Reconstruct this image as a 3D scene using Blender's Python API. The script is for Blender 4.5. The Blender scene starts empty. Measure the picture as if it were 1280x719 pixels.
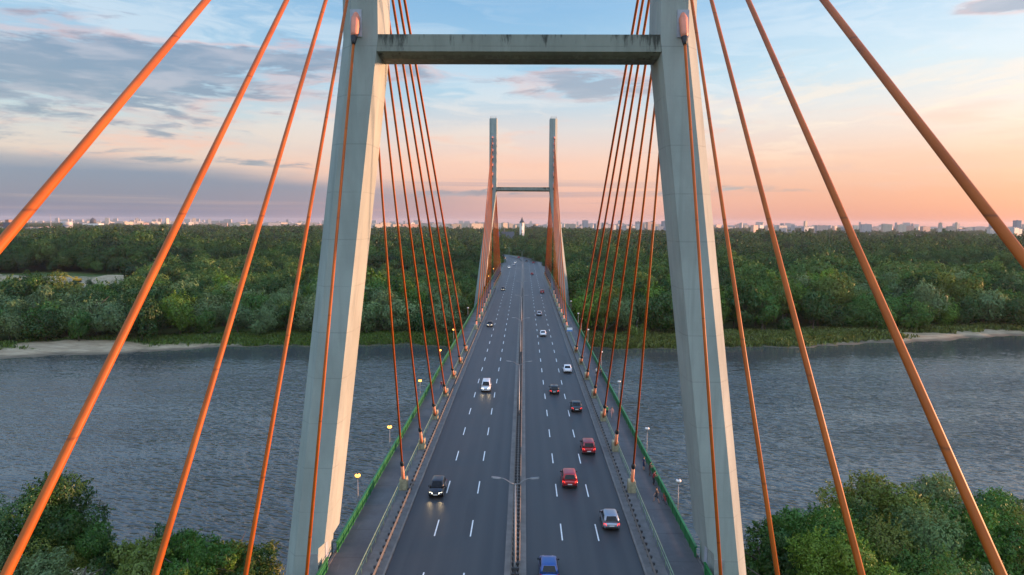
import bpy, bmesh, math, random
import numpy as np
from mathutils import Vector, Matrix
R = math.radians
random.seed(7)
rng = np.random.default_rng(11)
scene = bpy.context.scene
col = scene.collection

# ------------------------------------------------------------------ camera
CAM = (0.5437, 0.0, 31.53)
F_PX, YAW, PITCH, ROLL = 877.0, -0.0164, 0.0924, 0.0061      # focal length in pixels of a 1280 px wide frame
def cam_axes():
    cy, sy, cp, sp = math.cos(YAW), math.sin(YAW), math.cos(PITCH), math.sin(PITCH)
    f = Vector((sy*cp, cy*cp, -sp)); r = Vector((cy, -sy, 0)); u = r.cross(f)
    c, s = math.cos(ROLL), math.sin(ROLL)
    return f, r*c + u*s, u*c - r*s
_f, _r, _u = cam_axes()
cd = bpy.data.cameras.new('camera'); cam = bpy.data.objects.new('camera', cd); col.objects.link(cam)
cd.sensor_width = 36; cd.lens = F_PX/1280*36; cd.clip_start = .5; cd.clip_end = 60000
m = Matrix((_r, _u, -_f)).transposed().to_4x4(); m.translation = CAM
cam.matrix_world = m
scene.camera = cam
def px_of(x, y, z):                                            # only used to word the labels (which side of what)
    d = Vector((x, y, z)) - Vector(CAM); t = d.dot(_f)
    return 640 + F_PX*d.dot(_r)/t, 359.5 - F_PX*d.dot(_u)/t

# ------------------------------------------------------------------ node helper
class N:
    """tiny expression helper over shader math nodes"""
    def __init__(s, nt, sock): s.nt, s.s = nt, sock
    def _op(s, op, *a, clamp=False):
        n = s.nt.nodes.new('ShaderNodeMath'); n.operation = op; n.use_clamp = clamp
        for i, v in enumerate((s,)+a):
            if isinstance(v, N): s.nt.links.new(v.s, n.inputs[i])
            else: n.inputs[i].default_value = v
        return N(s.nt, n.outputs[0])
    def __add__(s, o): return s._op('ADD', o)
    __radd__ = __add__
    def __mul__(s, o): return s._op('MULTIPLY', o)
    __rmul__ = __mul__
    def __sub__(s, o): return s._op('SUBTRACT', o)
    def __rsub__(s, o): return (s*-1)+o
    def __truediv__(s, o): return s._op('DIVIDE', o)
    def pow(s, e): return s._op('POWER', e)
    def max(s, o): return s._op('MAXIMUM', o)
    def min(s, o): return s._op('MINIMUM', o)
    def clamp(s): return s._op('ADD', 0.0, clamp=True)
    def fn(s, op, *a): return s._op(op, *a)
    def step(s, a, b):                                          # smoothstep a..b
        n = s.nt.nodes.new('ShaderNodeMapRange'); n.interpolation_type = 'SMOOTHSTEP'
        s.nt.links.new(s.s, n.inputs[0]); n.inputs[1].default_value = min(a, b); n.inputs[2].default_value = max(a, b)
        n.inputs[3].default_value, n.inputs[4].default_value = (0, 1) if a < b else (1, 0)
        return N(s.nt, n.outputs[0])
    def gauss(s, c, w): d = (s-c)*(1.0/w); return ((d*d)*-1.0).fn('EXPONENT')
def combine(nt, x, y, z):
    n = nt.nodes.new('ShaderNodeCombineXYZ')
    for i, v in enumerate((x, y, z)):
        if isinstance(v, N): nt.links.new(v.s, n.inputs[i])
        else: n.inputs[i].default_value = v
    return n.outputs[0]
def sep(nt, sock):
    n = nt.nodes.new('ShaderNodeSeparateXYZ'); nt.links.new(sock, n.inputs[0])
    return [N(nt, o) for o in n.outputs]
def noise(nt, vec, scale=1., detail=4., rough=.55, dist=0.):
    n = nt.nodes.new('ShaderNodeTexNoise'); n.inputs['Scale'].default_value = scale
    n.inputs['Detail'].default_value = detail; n.inputs['Roughness'].default_value = rough; n.inputs['Distortion'].default_value = dist
    if vec is not None: nt.links.new(vec, n.inputs['Vector'])
    return N(nt, n.outputs[0])
def mix(nt, fac, a, b, mode='MIX'):
    n = nt.nodes.new('ShaderNodeMix'); n.data_type = 'RGBA'; n.blend_type = mode; n.clamp_factor = True
    for i, v in ((0, fac), (6, a), (7, b)):
        if isinstance(v, N): nt.links.new(v.s, n.inputs[i])
        elif hasattr(v, 'is_linked'): nt.links.new(v, n.inputs[i])
        elif i == 0: n.inputs[0].default_value = v
        else: n.inputs[i].default_value = (*v[:3], 1)
    return n.outputs[2]
def lin(r, g, b):
    return tuple(((c/255)/12.92 if c/255 <= .04045 else ((c/255+.055)/1.055)**2.4) for c in (r, g, b))
def ramp(nt, fac, stops):
    n = nt.nodes.new('ShaderNodeValToRGB'); nt.links.new(fac.s, n.inputs[0]); e = n.color_ramp.elements
    while len(e) < len(stops): e.new(.5)
    for k, (p, c) in enumerate(stops): e[k].position = p; e[k].color = (*c[:3], 1)
    return n.outputs[0]

# ------------------------------------------------------------------ sky (world)
SUN_AZ, SUN_EL = 75.0, 3.2                                     # degrees right of the bridge axis / above the horizon
world = bpy.data.worlds.new('World'); scene.world = world; world.use_nodes = True
nt = world.node_tree; nt.nodes.clear()
tc = nt.nodes.new('ShaderNodeTexCoord')
X, Y, Z = sep(nt, tc.outputs['Generated'])
el = Z.fn('ARCSINE')*(180/math.pi)
az = X.fn('ARCTAN2', Y)*(180/math.pi)
ele = el.max(0.0)
t = (ele*(1/40.)).fn('POWER', .5)
def sky_ramp(st): return ramp(nt, t, [(math.sqrt(e/40.), lin(*c)) for e, c in st])
left = sky_ramp([(0,(172,160,168)),(2.5,(196,176,178)),(5,(216,196,192)),(7.5,(186,204,214)),(11,(160,196,222)),(17,(142,184,220)),(26,(106,156,208)),(40,(84,132,190))])
mid = sky_ramp([(0,(196,160,166)),(2.2,(226,172,170)),(4.8,(240,190,178)),(7.4,(214,204,208)),(10.5,(160,198,224)),(17,(122,174,218)),(26,(100,152,206)),(40,(84,132,190))])
right = sky_ramp([(0,(192,124,130)),(2.5,(212,144,142)),(5,(224,172,162)),(8,(228,212,208)),(11.5,(204,222,234)),(17,(172,206,234)),(26,(120,168,214)),(40,(88,136,194))])
base = mix(nt, az.step(-34, -2), left, mid)
base = mix(nt, az.step(0, 34), base, right)
vec = combine(nt, az*.052, ele*.30, 0.0)
warp = noise(nt, vec, 1.3, 3)
v2 = combine(nt, az*.052 + warp*.5, ele*.26 + warp*.25, 3.7)
fb = noise(nt, v2, 1.6, 7, .6)
v3 = combine(nt, az*.034 + warp*.8, ele*.16 + az*.012 + warp*.5, 9.1)
wisp = noise(nt, v3, 2.4, 8, .62)
# thin bright veils
veil = wisp.step(.46, .62) * el.step(3, 9) * (0.78 - az.gauss(4, 14)*el.step(10, 14)*.7)
base = mix(nt, veil*.78, base, mix(nt, el.step(5, 12), lin(250,214,192), lin(214,226,238)))
# pink lit undersides
pink = noise(nt, combine(nt, az*.06 + warp*.5, ele*.34, 21.), 1.5, 6, .6).step(.5, .68) * el.gauss(6.0, 2.6)
base = mix(nt, pink*.72, base, lin(244,184,168))
# grey-blue cloud patches
W = (az.gauss(-32, 13)*el.gauss(9.6, 3.0))*1.0 + az.gauss(-20, 7)*el.gauss(12.0, 1.4)*.7 + az.gauss(4.5, 6)*el.gauss(10.9, 1.3)*.72 + az.gauss(-8, 5)*el.gauss(12.2, 1.5)*.45 \
    + az.gauss(36, 5)*el.gauss(14.2, .9)*.9 + az.gauss(-24, 8)*el.gauss(4.4, .45)*.62 + az.gauss(-4, 12)*el.gauss(2.4, .5)*.5 + az.gauss(14, 9)*el.gauss(2.6, .4)*.32 + az.gauss(-70, 30)*el.gauss(10, 8)*.5
tx = noise(nt, v2, 6.5, 6, .65)
cl = (fb*1.25 + (tx-.5)*.8 + W*.56).step(.82, 1.02)*W.step(.03, .3)
ccol = mix(nt, noise(nt, v2, 3.0, 4).step(.42, .66), lin(112,132,164), lin(170,170,188))
ccol = mix(nt, (el.step(4, 9)*az.step(-34, 6))*.5, ccol, lin(170,170,186))
base = mix(nt, cl*.88, base, ccol)
pk2 = (fb*1.15 + W*.62).gauss(.84, .07)*W.step(.12, .4)*el.step(5, 9)
mv = noise(nt, combine(nt, az*.045 + warp*.7, ele*.42 + warp*.3, 31.), 2.0, 7, .62).step(.5, .66)*az.step(-6, 14)*el.gauss(4.2, 2.4)
base = mix(nt, mv*.5, base, lin(206,164,170))
fil = noise(nt, combine(nt, az*.05 + warp*.9, ele*.22 - az*.02 + warp*.6, 41.), 2.6, 9, .66).step(.50, .64)*az.step(4, 20)*el.gauss(8.5, 3.2)
base = mix(nt, fil*.6, base, lin(250,226,206))
base = mix(nt, pk2*.4, base, lin(238,178,166))
# the long low bank on the left, breaking into bands towards the middle
edge = noise(nt, combine(nt, az*.05, ele*.4, 5.), 1.6, 5, .55)
bank = (el + edge*1.3 + az.step(-38, 12)*2.4).step(5.7, 4.0)*az.step(8, -16)
bands = noise(nt, combine(nt, az*.02, ele*1.3, 2.), 1.6, 4, .5).step(.46, .6)*el.step(4.0, 2.6)*az.step(22, 0)*.55
bank = (bank*(.94 - noise(nt, combine(nt, az*.02 + warp*.2, ele*1.1, 12.), 1.5, 6, .6).step(.52, .72)*.3)).max(bands)
bcol = mix(nt, el.step(0, 4.4), mix(nt, az.step(-30, 0), lin(98,122,160), lin(168,146,166)), lin(84,118,166))
base = mix(nt, bank, base, bcol)
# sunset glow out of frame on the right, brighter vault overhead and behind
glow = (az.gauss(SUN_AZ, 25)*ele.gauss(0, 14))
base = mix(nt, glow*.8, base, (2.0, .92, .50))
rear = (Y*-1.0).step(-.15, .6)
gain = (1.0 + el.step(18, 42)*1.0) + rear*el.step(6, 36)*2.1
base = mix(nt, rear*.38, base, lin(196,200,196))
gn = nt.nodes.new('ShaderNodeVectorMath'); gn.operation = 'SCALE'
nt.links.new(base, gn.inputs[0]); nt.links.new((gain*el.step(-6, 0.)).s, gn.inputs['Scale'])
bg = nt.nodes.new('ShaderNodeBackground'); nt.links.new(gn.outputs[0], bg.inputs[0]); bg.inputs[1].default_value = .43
sky = nt.nodes.new('ShaderNodeTexSky'); sky.sky_type = 'NISHITA'; sky.sun_disc = False
sky.sun_elevation = R(SUN_EL); sky.sun_rotation = R(SUN_AZ); sky.air_density = 1.; sky.dust_density = 1.; sky.ozone_density = 1.5
bg2 = nt.nodes.new('ShaderNodeBackground'); nt.links.new(sky.outputs[0], bg2.inputs[0]); bg2.inputs[1].default_value = .05
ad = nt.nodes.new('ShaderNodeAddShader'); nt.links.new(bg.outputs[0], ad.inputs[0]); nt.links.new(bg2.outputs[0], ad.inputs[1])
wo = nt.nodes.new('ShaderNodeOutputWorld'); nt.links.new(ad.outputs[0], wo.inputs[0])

# ------------------------------------------------------------------ sun, exposure, render settings
sd = bpy.data.lights.new('sun', 'SUN'); sd.energy = 5.0; sd.color = (1., .50, .28); sd.angle = R(1.5)
sun = bpy.data.objects.new('sun', sd); col.objects.link(sun)
sdir = Vector((math.sin(R(SUN_AZ))*math.cos(R(SUN_EL)), math.cos(R(SUN_AZ))*math.cos(R(SUN_EL)), math.sin(R(SUN_EL))))
sun.rotation_euler = sdir.to_track_quat('Z', 'Y').to_euler(); sun.location = sdir*200
vs = scene.view_settings; vs.view_transform = 'Standard'; vs.look = 'None'; vs.exposure = 1.1; vs.gamma = 1.; vs.use_curve_mapping = False
scene.render.engine = 'CYCLES'
cy = scene.cycles; cy.use_denoising = True; cy.max_bounces = 5; cy.diffuse_bounces = 2; cy.glossy_bounces = 3; cy.transmission_bounces = 3
cy.transparent_max_bounces = 6; cy.volume_bounces = 0; cy.sample_clamp_indirect = 6; cy.caustics_reflective = False; cy.caustics_refractive = False
try: cy.denoiser = 'OPENIMAGEDENOISE'; cy.denoising_prefilter = 'ACCURATE'
except Exception: pass

# ------------------------------------------------------------------ object helpers
def tag(o, label=None, cat=None, group=None, kind=None):
    if label: o['label'] = label
    if cat: o['category'] = cat
    if group: o['group'] = group
    if kind: o['kind'] = kind
    return o
def empty(name, loc=(0,0,0), rz=0., parent=None):
    o = bpy.data.objects.new(name, None); col.objects.link(o); o.location = loc; o.rotation_euler = (0, 0, rz)
    o.empty_display_size = .3
    if parent: o.parent = parent
    return o
def link_obj(name, me, parent=None, loc=None, rz=None):
    o = bpy.data.objects.new(name, me); col.objects.link(o)
    if parent: o.parent = parent
    if loc is not None: o.location = loc
    if rz is not None: o.rotation_euler = (0, 0, rz)
    return o
class MB:
    """collects simple shapes and links them as ONE mesh object"""
    def __init__(s): s.v, s.f, s.mi = [], [], []
    def add(s, vs, fs, mi=0):
        b = len(s.v); s.v += [tuple(p) for p in vs]; s.f += [tuple(b+i for i in f) for f in fs]; s.mi += [mi]*len(fs); return s
    def box(s, x0, x1, y0, y1, z0, z1, mi=0):
        v = [(x0,y0,z0),(x1,y0,z0),(x1,y1,z0),(x0,y1,z0),(x0,y0,z1),(x1,y0,z1),(x1,y1,z1),(x0,y1,z1)]
        return s.add(v, [(3,2,1,0),(4,5,6,7),(0,1,5,4),(1,2,6,5),(2,3,7,6),(3,0,4,7)], mi)
    def tube(s, pts, rad, n=8, mi=0, cap=True):
        pts = [Vector(p) for p in pts]; rr = rad if isinstance(rad, (list, tuple)) else [rad]*len(pts)
        b = len(s.v); ref = None
        for i, p in enumerate(pts):
            d = (pts[min(i+1, len(pts)-1)] - pts[max(i-1, 0)]).normalized()
            if ref is None: ref = Vector((1,0,0)) if abs(d.x) < .9 else Vector((0,1,0))
            a = d.cross(ref).normalized(); c = d.cross(a).normalized(); ref = c.cross(d)*-1 if False else ref
            for k in range(n):
                t = 2*math.pi*k/n; q = p + (a*math.cos(t) + c*math.sin(t))*rr[i]; s.v.append(tuple(q))
        for i in range(len(pts)-1):
            for k in range(n):
                k2 = (k+1) % n; s.f.append((b+i*n+k, b+i*n+k2, b+(i+1)*n+k2, b+(i+1)*n+k)); s.mi.append(mi)
        if cap:
            s.f.append(tuple(b+k for k in range(n))[::-1]); s.f.append(tuple(b+(len(pts)-1)*n+k for k in range(n))); s.mi += [mi, mi]
        return s
    def loft(s, rings, mi=0, cap=True, closed=True):
        n = len(rings[0]); b = len(s.v)
        for r in rings: s.v += [tuple(p) for p in r]
        for i in range(len(rings)-1):
            for k in range(n if closed else n-1):
                k2 = (k+1) % n; s.f.append((b+i*n+k, b+i*n+k2, b+(i+1)*n+k2, b+(i+1)*n+k)); s.mi.append(mi)
        if cap:
            s.f.append(tuple(b+k for k in range(n))[::-1]); s.f.append(tuple(b+(len(rings)-1)*n+k for k in range(n))); s.mi += [mi, mi]
        return s
    def mesh(s, name, mats, smooth=False, fix=True):
        me = bpy.data.meshes.new(name); me.from_pydata(s.v, [], s.f)
        for mt in (mats if isinstance(mats, (list, tuple)) else [mats]): me.materials.append(mt)
        if any(s.mi): me.polygons.foreach_set('material_index', s.mi)
        if fix:
            bm = bmesh.new(); bm.from_mesh(me); bmesh.ops.recalc_face_normals(bm, faces=bm.faces); bm.to_mesh(me); bm.free()
        if smooth: me.shade_smooth() if hasattr(me, 'shade_smooth') else me.polygons.foreach_set('use_smooth', [True]*len(me.polygons))
        me.update(); return me
    def build(s, name, mats, parent=None, loc=None, rz=None, smooth=False, fix=True):
        return link_obj(name, s.mesh(name, mats, smooth, fix), parent, loc, rz)
def bevel(o, w=.03, seg=2):
    md = o.modifiers.new('bevel', 'BEVEL'); md.width = w; md.segments = seg; md.limit_method = 'ANGLE'; md.angle_limit = R(35); return o
def copy_tree(o, parent=None):
    c = o.copy(); col.objects.link(c)
    if parent: c.parent = parent
    for ch in o.children: copy_tree(ch, c)
    return c
ORD = ['first','second','third','fourth','fifth','sixth','seventh','eighth','ninth','tenth','eleventh','twelfth','thirteenth','fourteenth','fifteenth','sixteenth',
       'seventeenth','eighteenth','nineteenth','twentieth'] + ['%s%s' % (a, b) for a in ('twenty-','thirty-','forty-') for b in ('first','second','third','fourth','fifth','sixth','seventh','eighth','ninth','tenth')]

# ------------------------------------------------------------------ materials
def mat(name, base, rough=.6, metal=0., spec=.5):
    m = bpy.data.materials.new(name); m.use_nodes = True
    p = m.node_tree.nodes['Principled BSDF']; p.inputs['Base Color'].default_value = (*base, 1)
    p.inputs['Roughness'].default_value = rough; p.inputs['Metallic'].default_value = metal
    p.inputs['Specular IOR Level'].default_value = spec
    return m
def P(m): return m.node_tree.nodes['Principled BSDF']
def obj_coord(nt): return nt.nodes.new('ShaderNodeTexCoord').outputs['Object']
def world_pos(nt): return nt.nodes.new('ShaderNodeNewGeometry').outputs['Position']
def varied(name, base, rough=.6, amt=.25, scale=1.5, metal=0., bump=0., spec=.5):
    m = mat(name, base, rough, metal, spec); nt = m.node_tree; v = obj_coord(nt)
    n = noise(nt, v, scale, 6, .65)
    c = mix(nt, n.step(.3, .7), tuple(x*(1-amt) for x in base), tuple(min(1, x*(1+amt)) for x in base))
    nt.links.new(c, P(m).inputs['Base Color'])
    r = n*.25 + (rough-.12); nt.links.new(r.clamp().s, P(m).inputs['Roughness'])
    if bump:
        b = nt.nodes.new('ShaderNodeBump'); b.inputs['Strength'].default_value = bump; b.inputs['Distance'].default_value = .02
        nt.links.new(noise(nt, v, scale*8, 4).s, b.inputs['Height']); nt.links.new(b.outputs[0], P(m).inputs['Normal'])
    return m
def emis(name, colr, s):
    m = mat(name, colr, .4); P(m).inputs['Emission Color'].default_value = (*colr, 1); P(m).inputs['Emission Strength'].default_value = s; return m

def concrete_pylon(name, base, moss=0.):
    m = mat(name, base, .8, 0, .3); nt = m.node_tree; v = world_pos(nt); x, y, z = sep(nt, v)
    big = noise(nt, combine(nt, x*.35, y*.35, z*.12), 1., 5, .6)
    streak = noise(nt, combine(nt, x*1.5, y*1.5, z*.05), 1., 5, .6)
    fine = noise(nt, v, 5., 4, .6)
    c = mix(nt, big.step(.3, .72), tuple(b*.84 for b in base), tuple(b*1.1 for b in base))
    c = mix(nt, streak.step(.5, .74)*.42, c, tuple(b*.6 for b in base))
    c = mix(nt, fine.step(.5, .8)*.14, c, tuple(b*.7 for b in base))
    # pour joints every 4 m and faint shutter lines between them
    fr = (z*.25).fn('FRACT'); j = fr.gauss(.5, .010); fr2 = (z*1.0).fn('FRACT'); j2 = fr2.gauss(.5, .02)
    c = mix(nt, (j*.42 + j2*.08)*noise(nt, v, .6, 3).step(.25, .6), c, tuple(b*.45 for b in base))
    if moss:
        top = z.step(45.3, 47.1); drip = noise(nt, combine(nt, x*2.4, y*2.4, z*.35), 1., 6, .7)
        ends = (x.fn('ABSOLUTE')).step(6.5, 12)
        mm = (drip + top*.18 + ends*.17).step(.66, .86)*moss
        c = mix(nt, mm, c, (.045, .05, .042))
        c = mix(nt, z.step(45.45, 45.3)*.45*drip.step(.3, .6), c, (.07, .068, .055))
    nt.links.new(c, P(m).inputs['Base Color'])
    b = nt.nodes.new('ShaderNodeBump'); b.inputs['Strength'].default_value = .25; b.inputs['Distance'].default_value = .03
    nt.links.new((fine - j*.5).s, b.inputs['Height']); nt.links.new(b.outputs[0], P(m).inputs['Normal'])
    return m
M = {}
M['pylon'] = concrete_pylon('pylon_concrete', (.290, .332, .308))
M['beam'] = concrete_pylon('beam_concrete', (.225, .25, .215), moss=1.)
M['shaft'] = varied('shaft_concrete', (.24, .25, .245), .85, .2, .8)
M['deck_conc'] = varied('deck_concrete', (.125, .122, .118), .85, .22, .9, bump=.2)
M['kerb'] = varied('kerb_concrete', (.17, .158, .145), .8, .2, .7)
M['girder'] = varied('girder_paint', (.16, .20, .19), .55, .15, .3)
M['orange'] = varied('orange_sheath', (.40, .092, .007), .5, .1, .25, spec=.2)
M['housing'] = varied('faded_orange_housing', (.60, .21, .13), .55, .15, 1.5)
M['sleeve'] = varied('sleeve_paint', (.66, .235, .12), .5, .15, 1.2)
M['plate'] = varied('pale_plate', (.34, .37, .42), .55, .15, 2.)
M['black'] = mat('black_rubber', (.012, .012, .013), .6)
M['pedestal'] = varied('pedestal_concrete', (.30, .27, .17), .85, .3, 1.6, bump=.3)
M['green'] = varied('green_paint', (.012, .15, .036), .5, .15, .8)
M['greenpipe'] = varied('green_pipe_paint', (.17, .25, .16), .5, .2, 1.5)
M['steel'] = varied('galvanised_steel', (.22, .225, .23), .5, .15, .8, metal=.4)
M['railsteel'] = varied('weathered_rail_steel', (.13, .115, .10), .65, .2, .6, metal=.1, spec=.2)
M['post'] = varied('dark_post_steel', (.05, .05, .052), .6, .2, 3.)
M['lamp_on'] = emis('lamp_glow', (1., .42, .06), 2.2)
M['lamp_off'] = varied('lamp_glass', (.72, .70, .66), .3, .08, 4.)
M['glass'] = mat('car_glass', (.006, .008, .009), .12, 0, .3)
M['tyre'] = mat('tyre_rubber', (.014, .014, .015), .8)
M['rim'] = mat('alloy_rim', (.42, .42, .43), .35, .8)
M['trim'] = mat('black_trim', (.02, .02, .021), .5)
M['headlight'] = mat('headlight_lens', (.75, .76, .78), .1)
M['headlight_on'] = emis('headlight_lit', (1., .84, .55), 4.)
M['tail'] = mat('tail_lens', (.35, .01, .01), .2)
M['tail_on'] = emis('tail_lit', (1., .03, .015), .9)
M['number'] = mat('number_plate', (.7, .7, .68), .4)
M['white_paint'] = varied('road_paint', (.74, .74, .72), .6, .1, 3.)
M['skin'] = mat('skin', (.50, .27, .18), .55)

def sheath_mat():
    m = mat('orange_sheath', (.4,.09,.007), .5, 0, .22); nt = m.node_tree; v = obj_coord(nt); x, y, z = sep(nt, v)
    n = noise(nt, v, .35, 5, .65); st = noise(nt, combine(nt, x*9., y*.7, z*.35), 1., 5, .65)
    c = mix(nt, n.step(.3, .7), (.31,.068,.006), (.41,.098,.011)); c = mix(nt, st.step(.50, .76)*.55, c, (.20,.055,.014))
    j = (z*(1/7.)).fn('FRACT').gauss(.5, .006); c = mix(nt, j*.6, c, (.10,.03,.01))
    nt.links.new(c, P(m).inputs['Base Color']); return m
M['orange'] = sheath_mat()
def asphalt():
    m = mat('asphalt', (.05,.05,.05), .62, 0, .5); nt = m.node_tree; v = world_pos(nt); x, y, z = sep(nt, v)
    big = noise(nt, combine(nt, x*.12, y*.018, 0.), 1., 5, .6)
    lane = noise(nt, combine(nt, x*1.1, y*.006, 4.), 1., 3, .5)
    ax = x.fn('ABSOLUTE')
    wheel = (ax.gauss(2.05, .42) + ax.gauss(3.75, .42) + ax.gauss(5.6, .42) + ax.gauss(7.35, .42) + ax.gauss(9.1, .42) + ax.gauss(10.8, .42)).clamp()
    fine = noise(nt, v, 9., 3, .7)
    c = mix(nt, big.step(.3, .7), (.024,.0255,.027), (.042,.043,.044))
    c = mix(nt, wheel*.45, c, (.050,.050,.049))
    c = mix(nt, lane.step(.45, .72)*.45, c, (.021,.022,.024))
    c = mix(nt, fine.step(.4, .8)*.3, c, (.06,.06,.06))
    patch = noise(nt, combine(nt, x*.28, y*.028, 8.), 1., 2, .3).step(.66, .68)
    c = mix(nt, patch*.45, c, (.020,.021,.022)); oil = noise(nt, combine(nt, x*.8, y*.05, 5.), 1., 5, .7).step(.58, .72)*ax.gauss(2.9, .5).max(ax.gauss(6.45, .5)).max(ax.gauss(10., .5)); c = mix(nt, oil*.6, c, (.016,.016,.017))
    nt.links.new(c, P(m).inputs['Base Color'])
    nt.links.new((big*.2 + .42).s, P(m).inputs['Roughness'])
    b = nt.nodes.new('ShaderNodeBump'); b.inputs['Strength'].default_value = .3; b.inputs['Distance'].default_value = .012
    nt.links.new(noise(nt, v, 30., 3).s, b.inputs['Height']); nt.links.new(b.outputs[0], P(m).inputs['Normal'])
    return m
M['asphalt'] = asphalt()
def walk_mat():
    m = mat('walkway_surface', (.09,.09,.09), .8, 0, .3); nt = m.node_tree; v = world_pos(nt); x, y, z = sep(nt, v)
    n1 = noise(nt, v, .25, 6, .65); n2 = noise(nt, combine(nt, x*2., y*.16, 0.), 1., 5, .65); n3 = noise(nt, v, 12., 3, .7)
    c = mix(nt, n1.step(.3, .7), (.078,.079,.083), (.118,.118,.12))
    c = mix(nt, n2.step(.60, .72)*.5, c, (.19,.185,.18)); c = mix(nt, n3.step(.45, .8)*.3, c, (.055,.055,.056))
    j = (y*.1667).fn('FRACT').gauss(.5, .008); c = mix(nt, j*.6, c, (.04,.04,.04))
    nt.links.new(c, P(m).inputs['Base Color']); return m
M['walk'] = walk_mat()

def water_mat():
    m = mat('river_water', (.062, .070, .066), .06, 0, .5); nt = m.node_tree; v = world_pos(nt); x, y, z = sep(nt, v)
    P(m).inputs['IOR'].default_value = 1.46
    wx = x*.92 - y*.38; wy = x*.38 + y*.92
    d = noise(nt, v, .07, 3, .5)
    a = noise(nt, combine(nt, wx*.34 + d*1.2, wy*.84 + d*1.6, 0.), 1., 1.5, .5)
    b_ = noise(nt, combine(nt, wx*.9, wy*1.9 + d*3., 4.), 1., 3, .5)
    c_ = noise(nt, combine(nt, x*.10 + d, y*.22, 7.), 1., 3, .5)
    gust = noise(nt, combine(nt, x*.012, y*.03, 3.), 1., 5, .6).step(.36, .62)
    a = 1.0 - ((a*2.0 - 1.0).fn('ABSOLUTE')).pow(1.3)*1.5
    h = a*.62 + b_*.20 + c_*.9
    b = nt.nodes.new('ShaderNodeBump'); b.inputs['Distance'].default_value = .78
    calm = y.step(240, 190)*.88 + .12
    nt.links.new(((gust*.65 + .35)*calm).s, b.inputs['Strength'])
    nt.links.new(h.s, b.inputs['Height']); nt.links.new(b.outputs[0], P(m).inputs['Normal'])
    nt.links.new((gust*.03 + .03).s, P(m).inputs['Roughness'])
    return m
M['water'] = water_mat()

def terrain_mat():
    m = mat('terrain', (.06,.08,.03), .95, 0, .1); nt = m.node_tree; v = world_pos(nt); x, y, z = sep(nt, v)
    at = nt.nodes.new('ShaderNodeAttribute'); at.attribute_name = 'sand'; s = N(nt, at.outputs['Fac'])
    n1 = noise(nt, v, .06, 6, .65); n2 = noise(nt, v, .6, 5, .7); n3 = noise(nt, combine(nt, x*.15, y*.6, 0.), 1., 5, .6)
    g = mix(nt, n1.step(.3, .7), (.050,.085,.020), (.095,.115,.034)); g = mix(nt, n2.step(.45, .75)*.5, g, (.028,.042,.014))
    sa = mix(nt, n3.step(.3, .7), (.27,.205,.13), (.44,.345,.23)); sa = mix(nt, n2.step(.5, .75)*.4, sa, (.20,.155,.10))
    f = (s + (n2-.5)*.7 + (n1-.5)*.5).step(.38, .62)
    wet = z.step(-12.0, -12.45)
    c = mix(nt, f, g, sa); c = mix(nt, wet*.75, c, (.085,.072,.052))
    nt.links.new(c, P(m).inputs['Base Color']); return m
M['terrain'] = terrain_mat()

def leaf_mat():
    """one foliage material: every tree's own hue comes from its object colour, leaf-to-leaf variation from a face attribute"""
    m = bpy.data.materials.new('foliage'); m.use_nodes = True; nt = m.node_tree; nt.nodes.clear()
    oi = nt.nodes.new('ShaderNodeObjectInfo'); at = nt.nodes.new('ShaderNodeAttribute'); at.attribute_name = 'tint'
    tint = N(nt, at.outputs['Fac'])
    wn = noise(nt, world_pos(nt), .35, 3, .6)
    c = mix(nt, tint, mix(nt, 1.0, oi.outputs['Color'], (.48,.55,.55), 'MULTIPLY'), mix(nt, 1.0, oi.outputs['Color'], (1.55,1.5,1.2), 'MULTIPLY'))
    c = mix(nt, wn.step(.42, .7)*.35, c, mix(nt, 1.0, oi.outputs['Color'], (1.5,1.25,.9), 'MULTIPLY'))
    d = nt.nodes.new('ShaderNodeBsdfDiffuse'); tr = nt.nodes.new('ShaderNodeBsdfTranslucent'); gl = nt.nodes.new('ShaderNodeBsdfGlossy')
    gl.inputs['Roughness'].default_value = .45; gl.inputs['Color'].default_value = (.6,.65,.6,1)
    nt.links.new(c, d.inputs[0]); nt.links.new(c, tr.inputs[0])
    ms = nt.nodes.new('ShaderNodeMixShader'); ms.inputs[0].default_value = .16; nt.links.new(d.outputs[0], ms.inputs[1]); nt.links.new(tr.outputs[0], ms.inputs[2])
    m2 = nt.nodes.new('ShaderNodeMixShader'); m2.inputs[0].default_value = .035; nt.links.new(ms.outputs[0], m2.inputs[1]); nt.links.new(gl.outputs[0], m2.inputs[2])
    o = nt.nodes.new('ShaderNodeOutputMaterial'); nt.links.new(m2.outputs[0], o.inputs[0]); return m
M['leaf'] = leaf_mat()
def wood_mat():
    """foliage of the far wood: hue drifts from tree to tree and across the wood"""
    m = M['leaf'].copy(); m.name = 'wood_foliage'; nt = m.node_tree
    oi = [n for n in nt.nodes if n.type == 'OBJECT_INFO'][0]
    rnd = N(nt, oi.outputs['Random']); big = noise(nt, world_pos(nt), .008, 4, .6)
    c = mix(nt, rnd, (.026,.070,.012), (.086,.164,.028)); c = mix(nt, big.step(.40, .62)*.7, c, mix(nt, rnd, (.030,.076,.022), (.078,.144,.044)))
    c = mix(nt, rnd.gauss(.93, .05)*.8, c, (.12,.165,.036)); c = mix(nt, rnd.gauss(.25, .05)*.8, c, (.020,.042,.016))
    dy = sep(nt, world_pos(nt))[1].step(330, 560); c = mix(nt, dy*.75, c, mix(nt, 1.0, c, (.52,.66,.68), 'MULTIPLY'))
    for l in list(nt.links):
        if l.from_node == oi and l.from_socket.name == 'Color':
            to = l.to_socket; nt.links.remove(l); nt.links.new(c, to)
    return m
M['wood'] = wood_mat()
M['bark'] = varied('bark', (.075, .060, .045), .9, .3, 2.)
M['grass'] = M['leaf']

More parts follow.
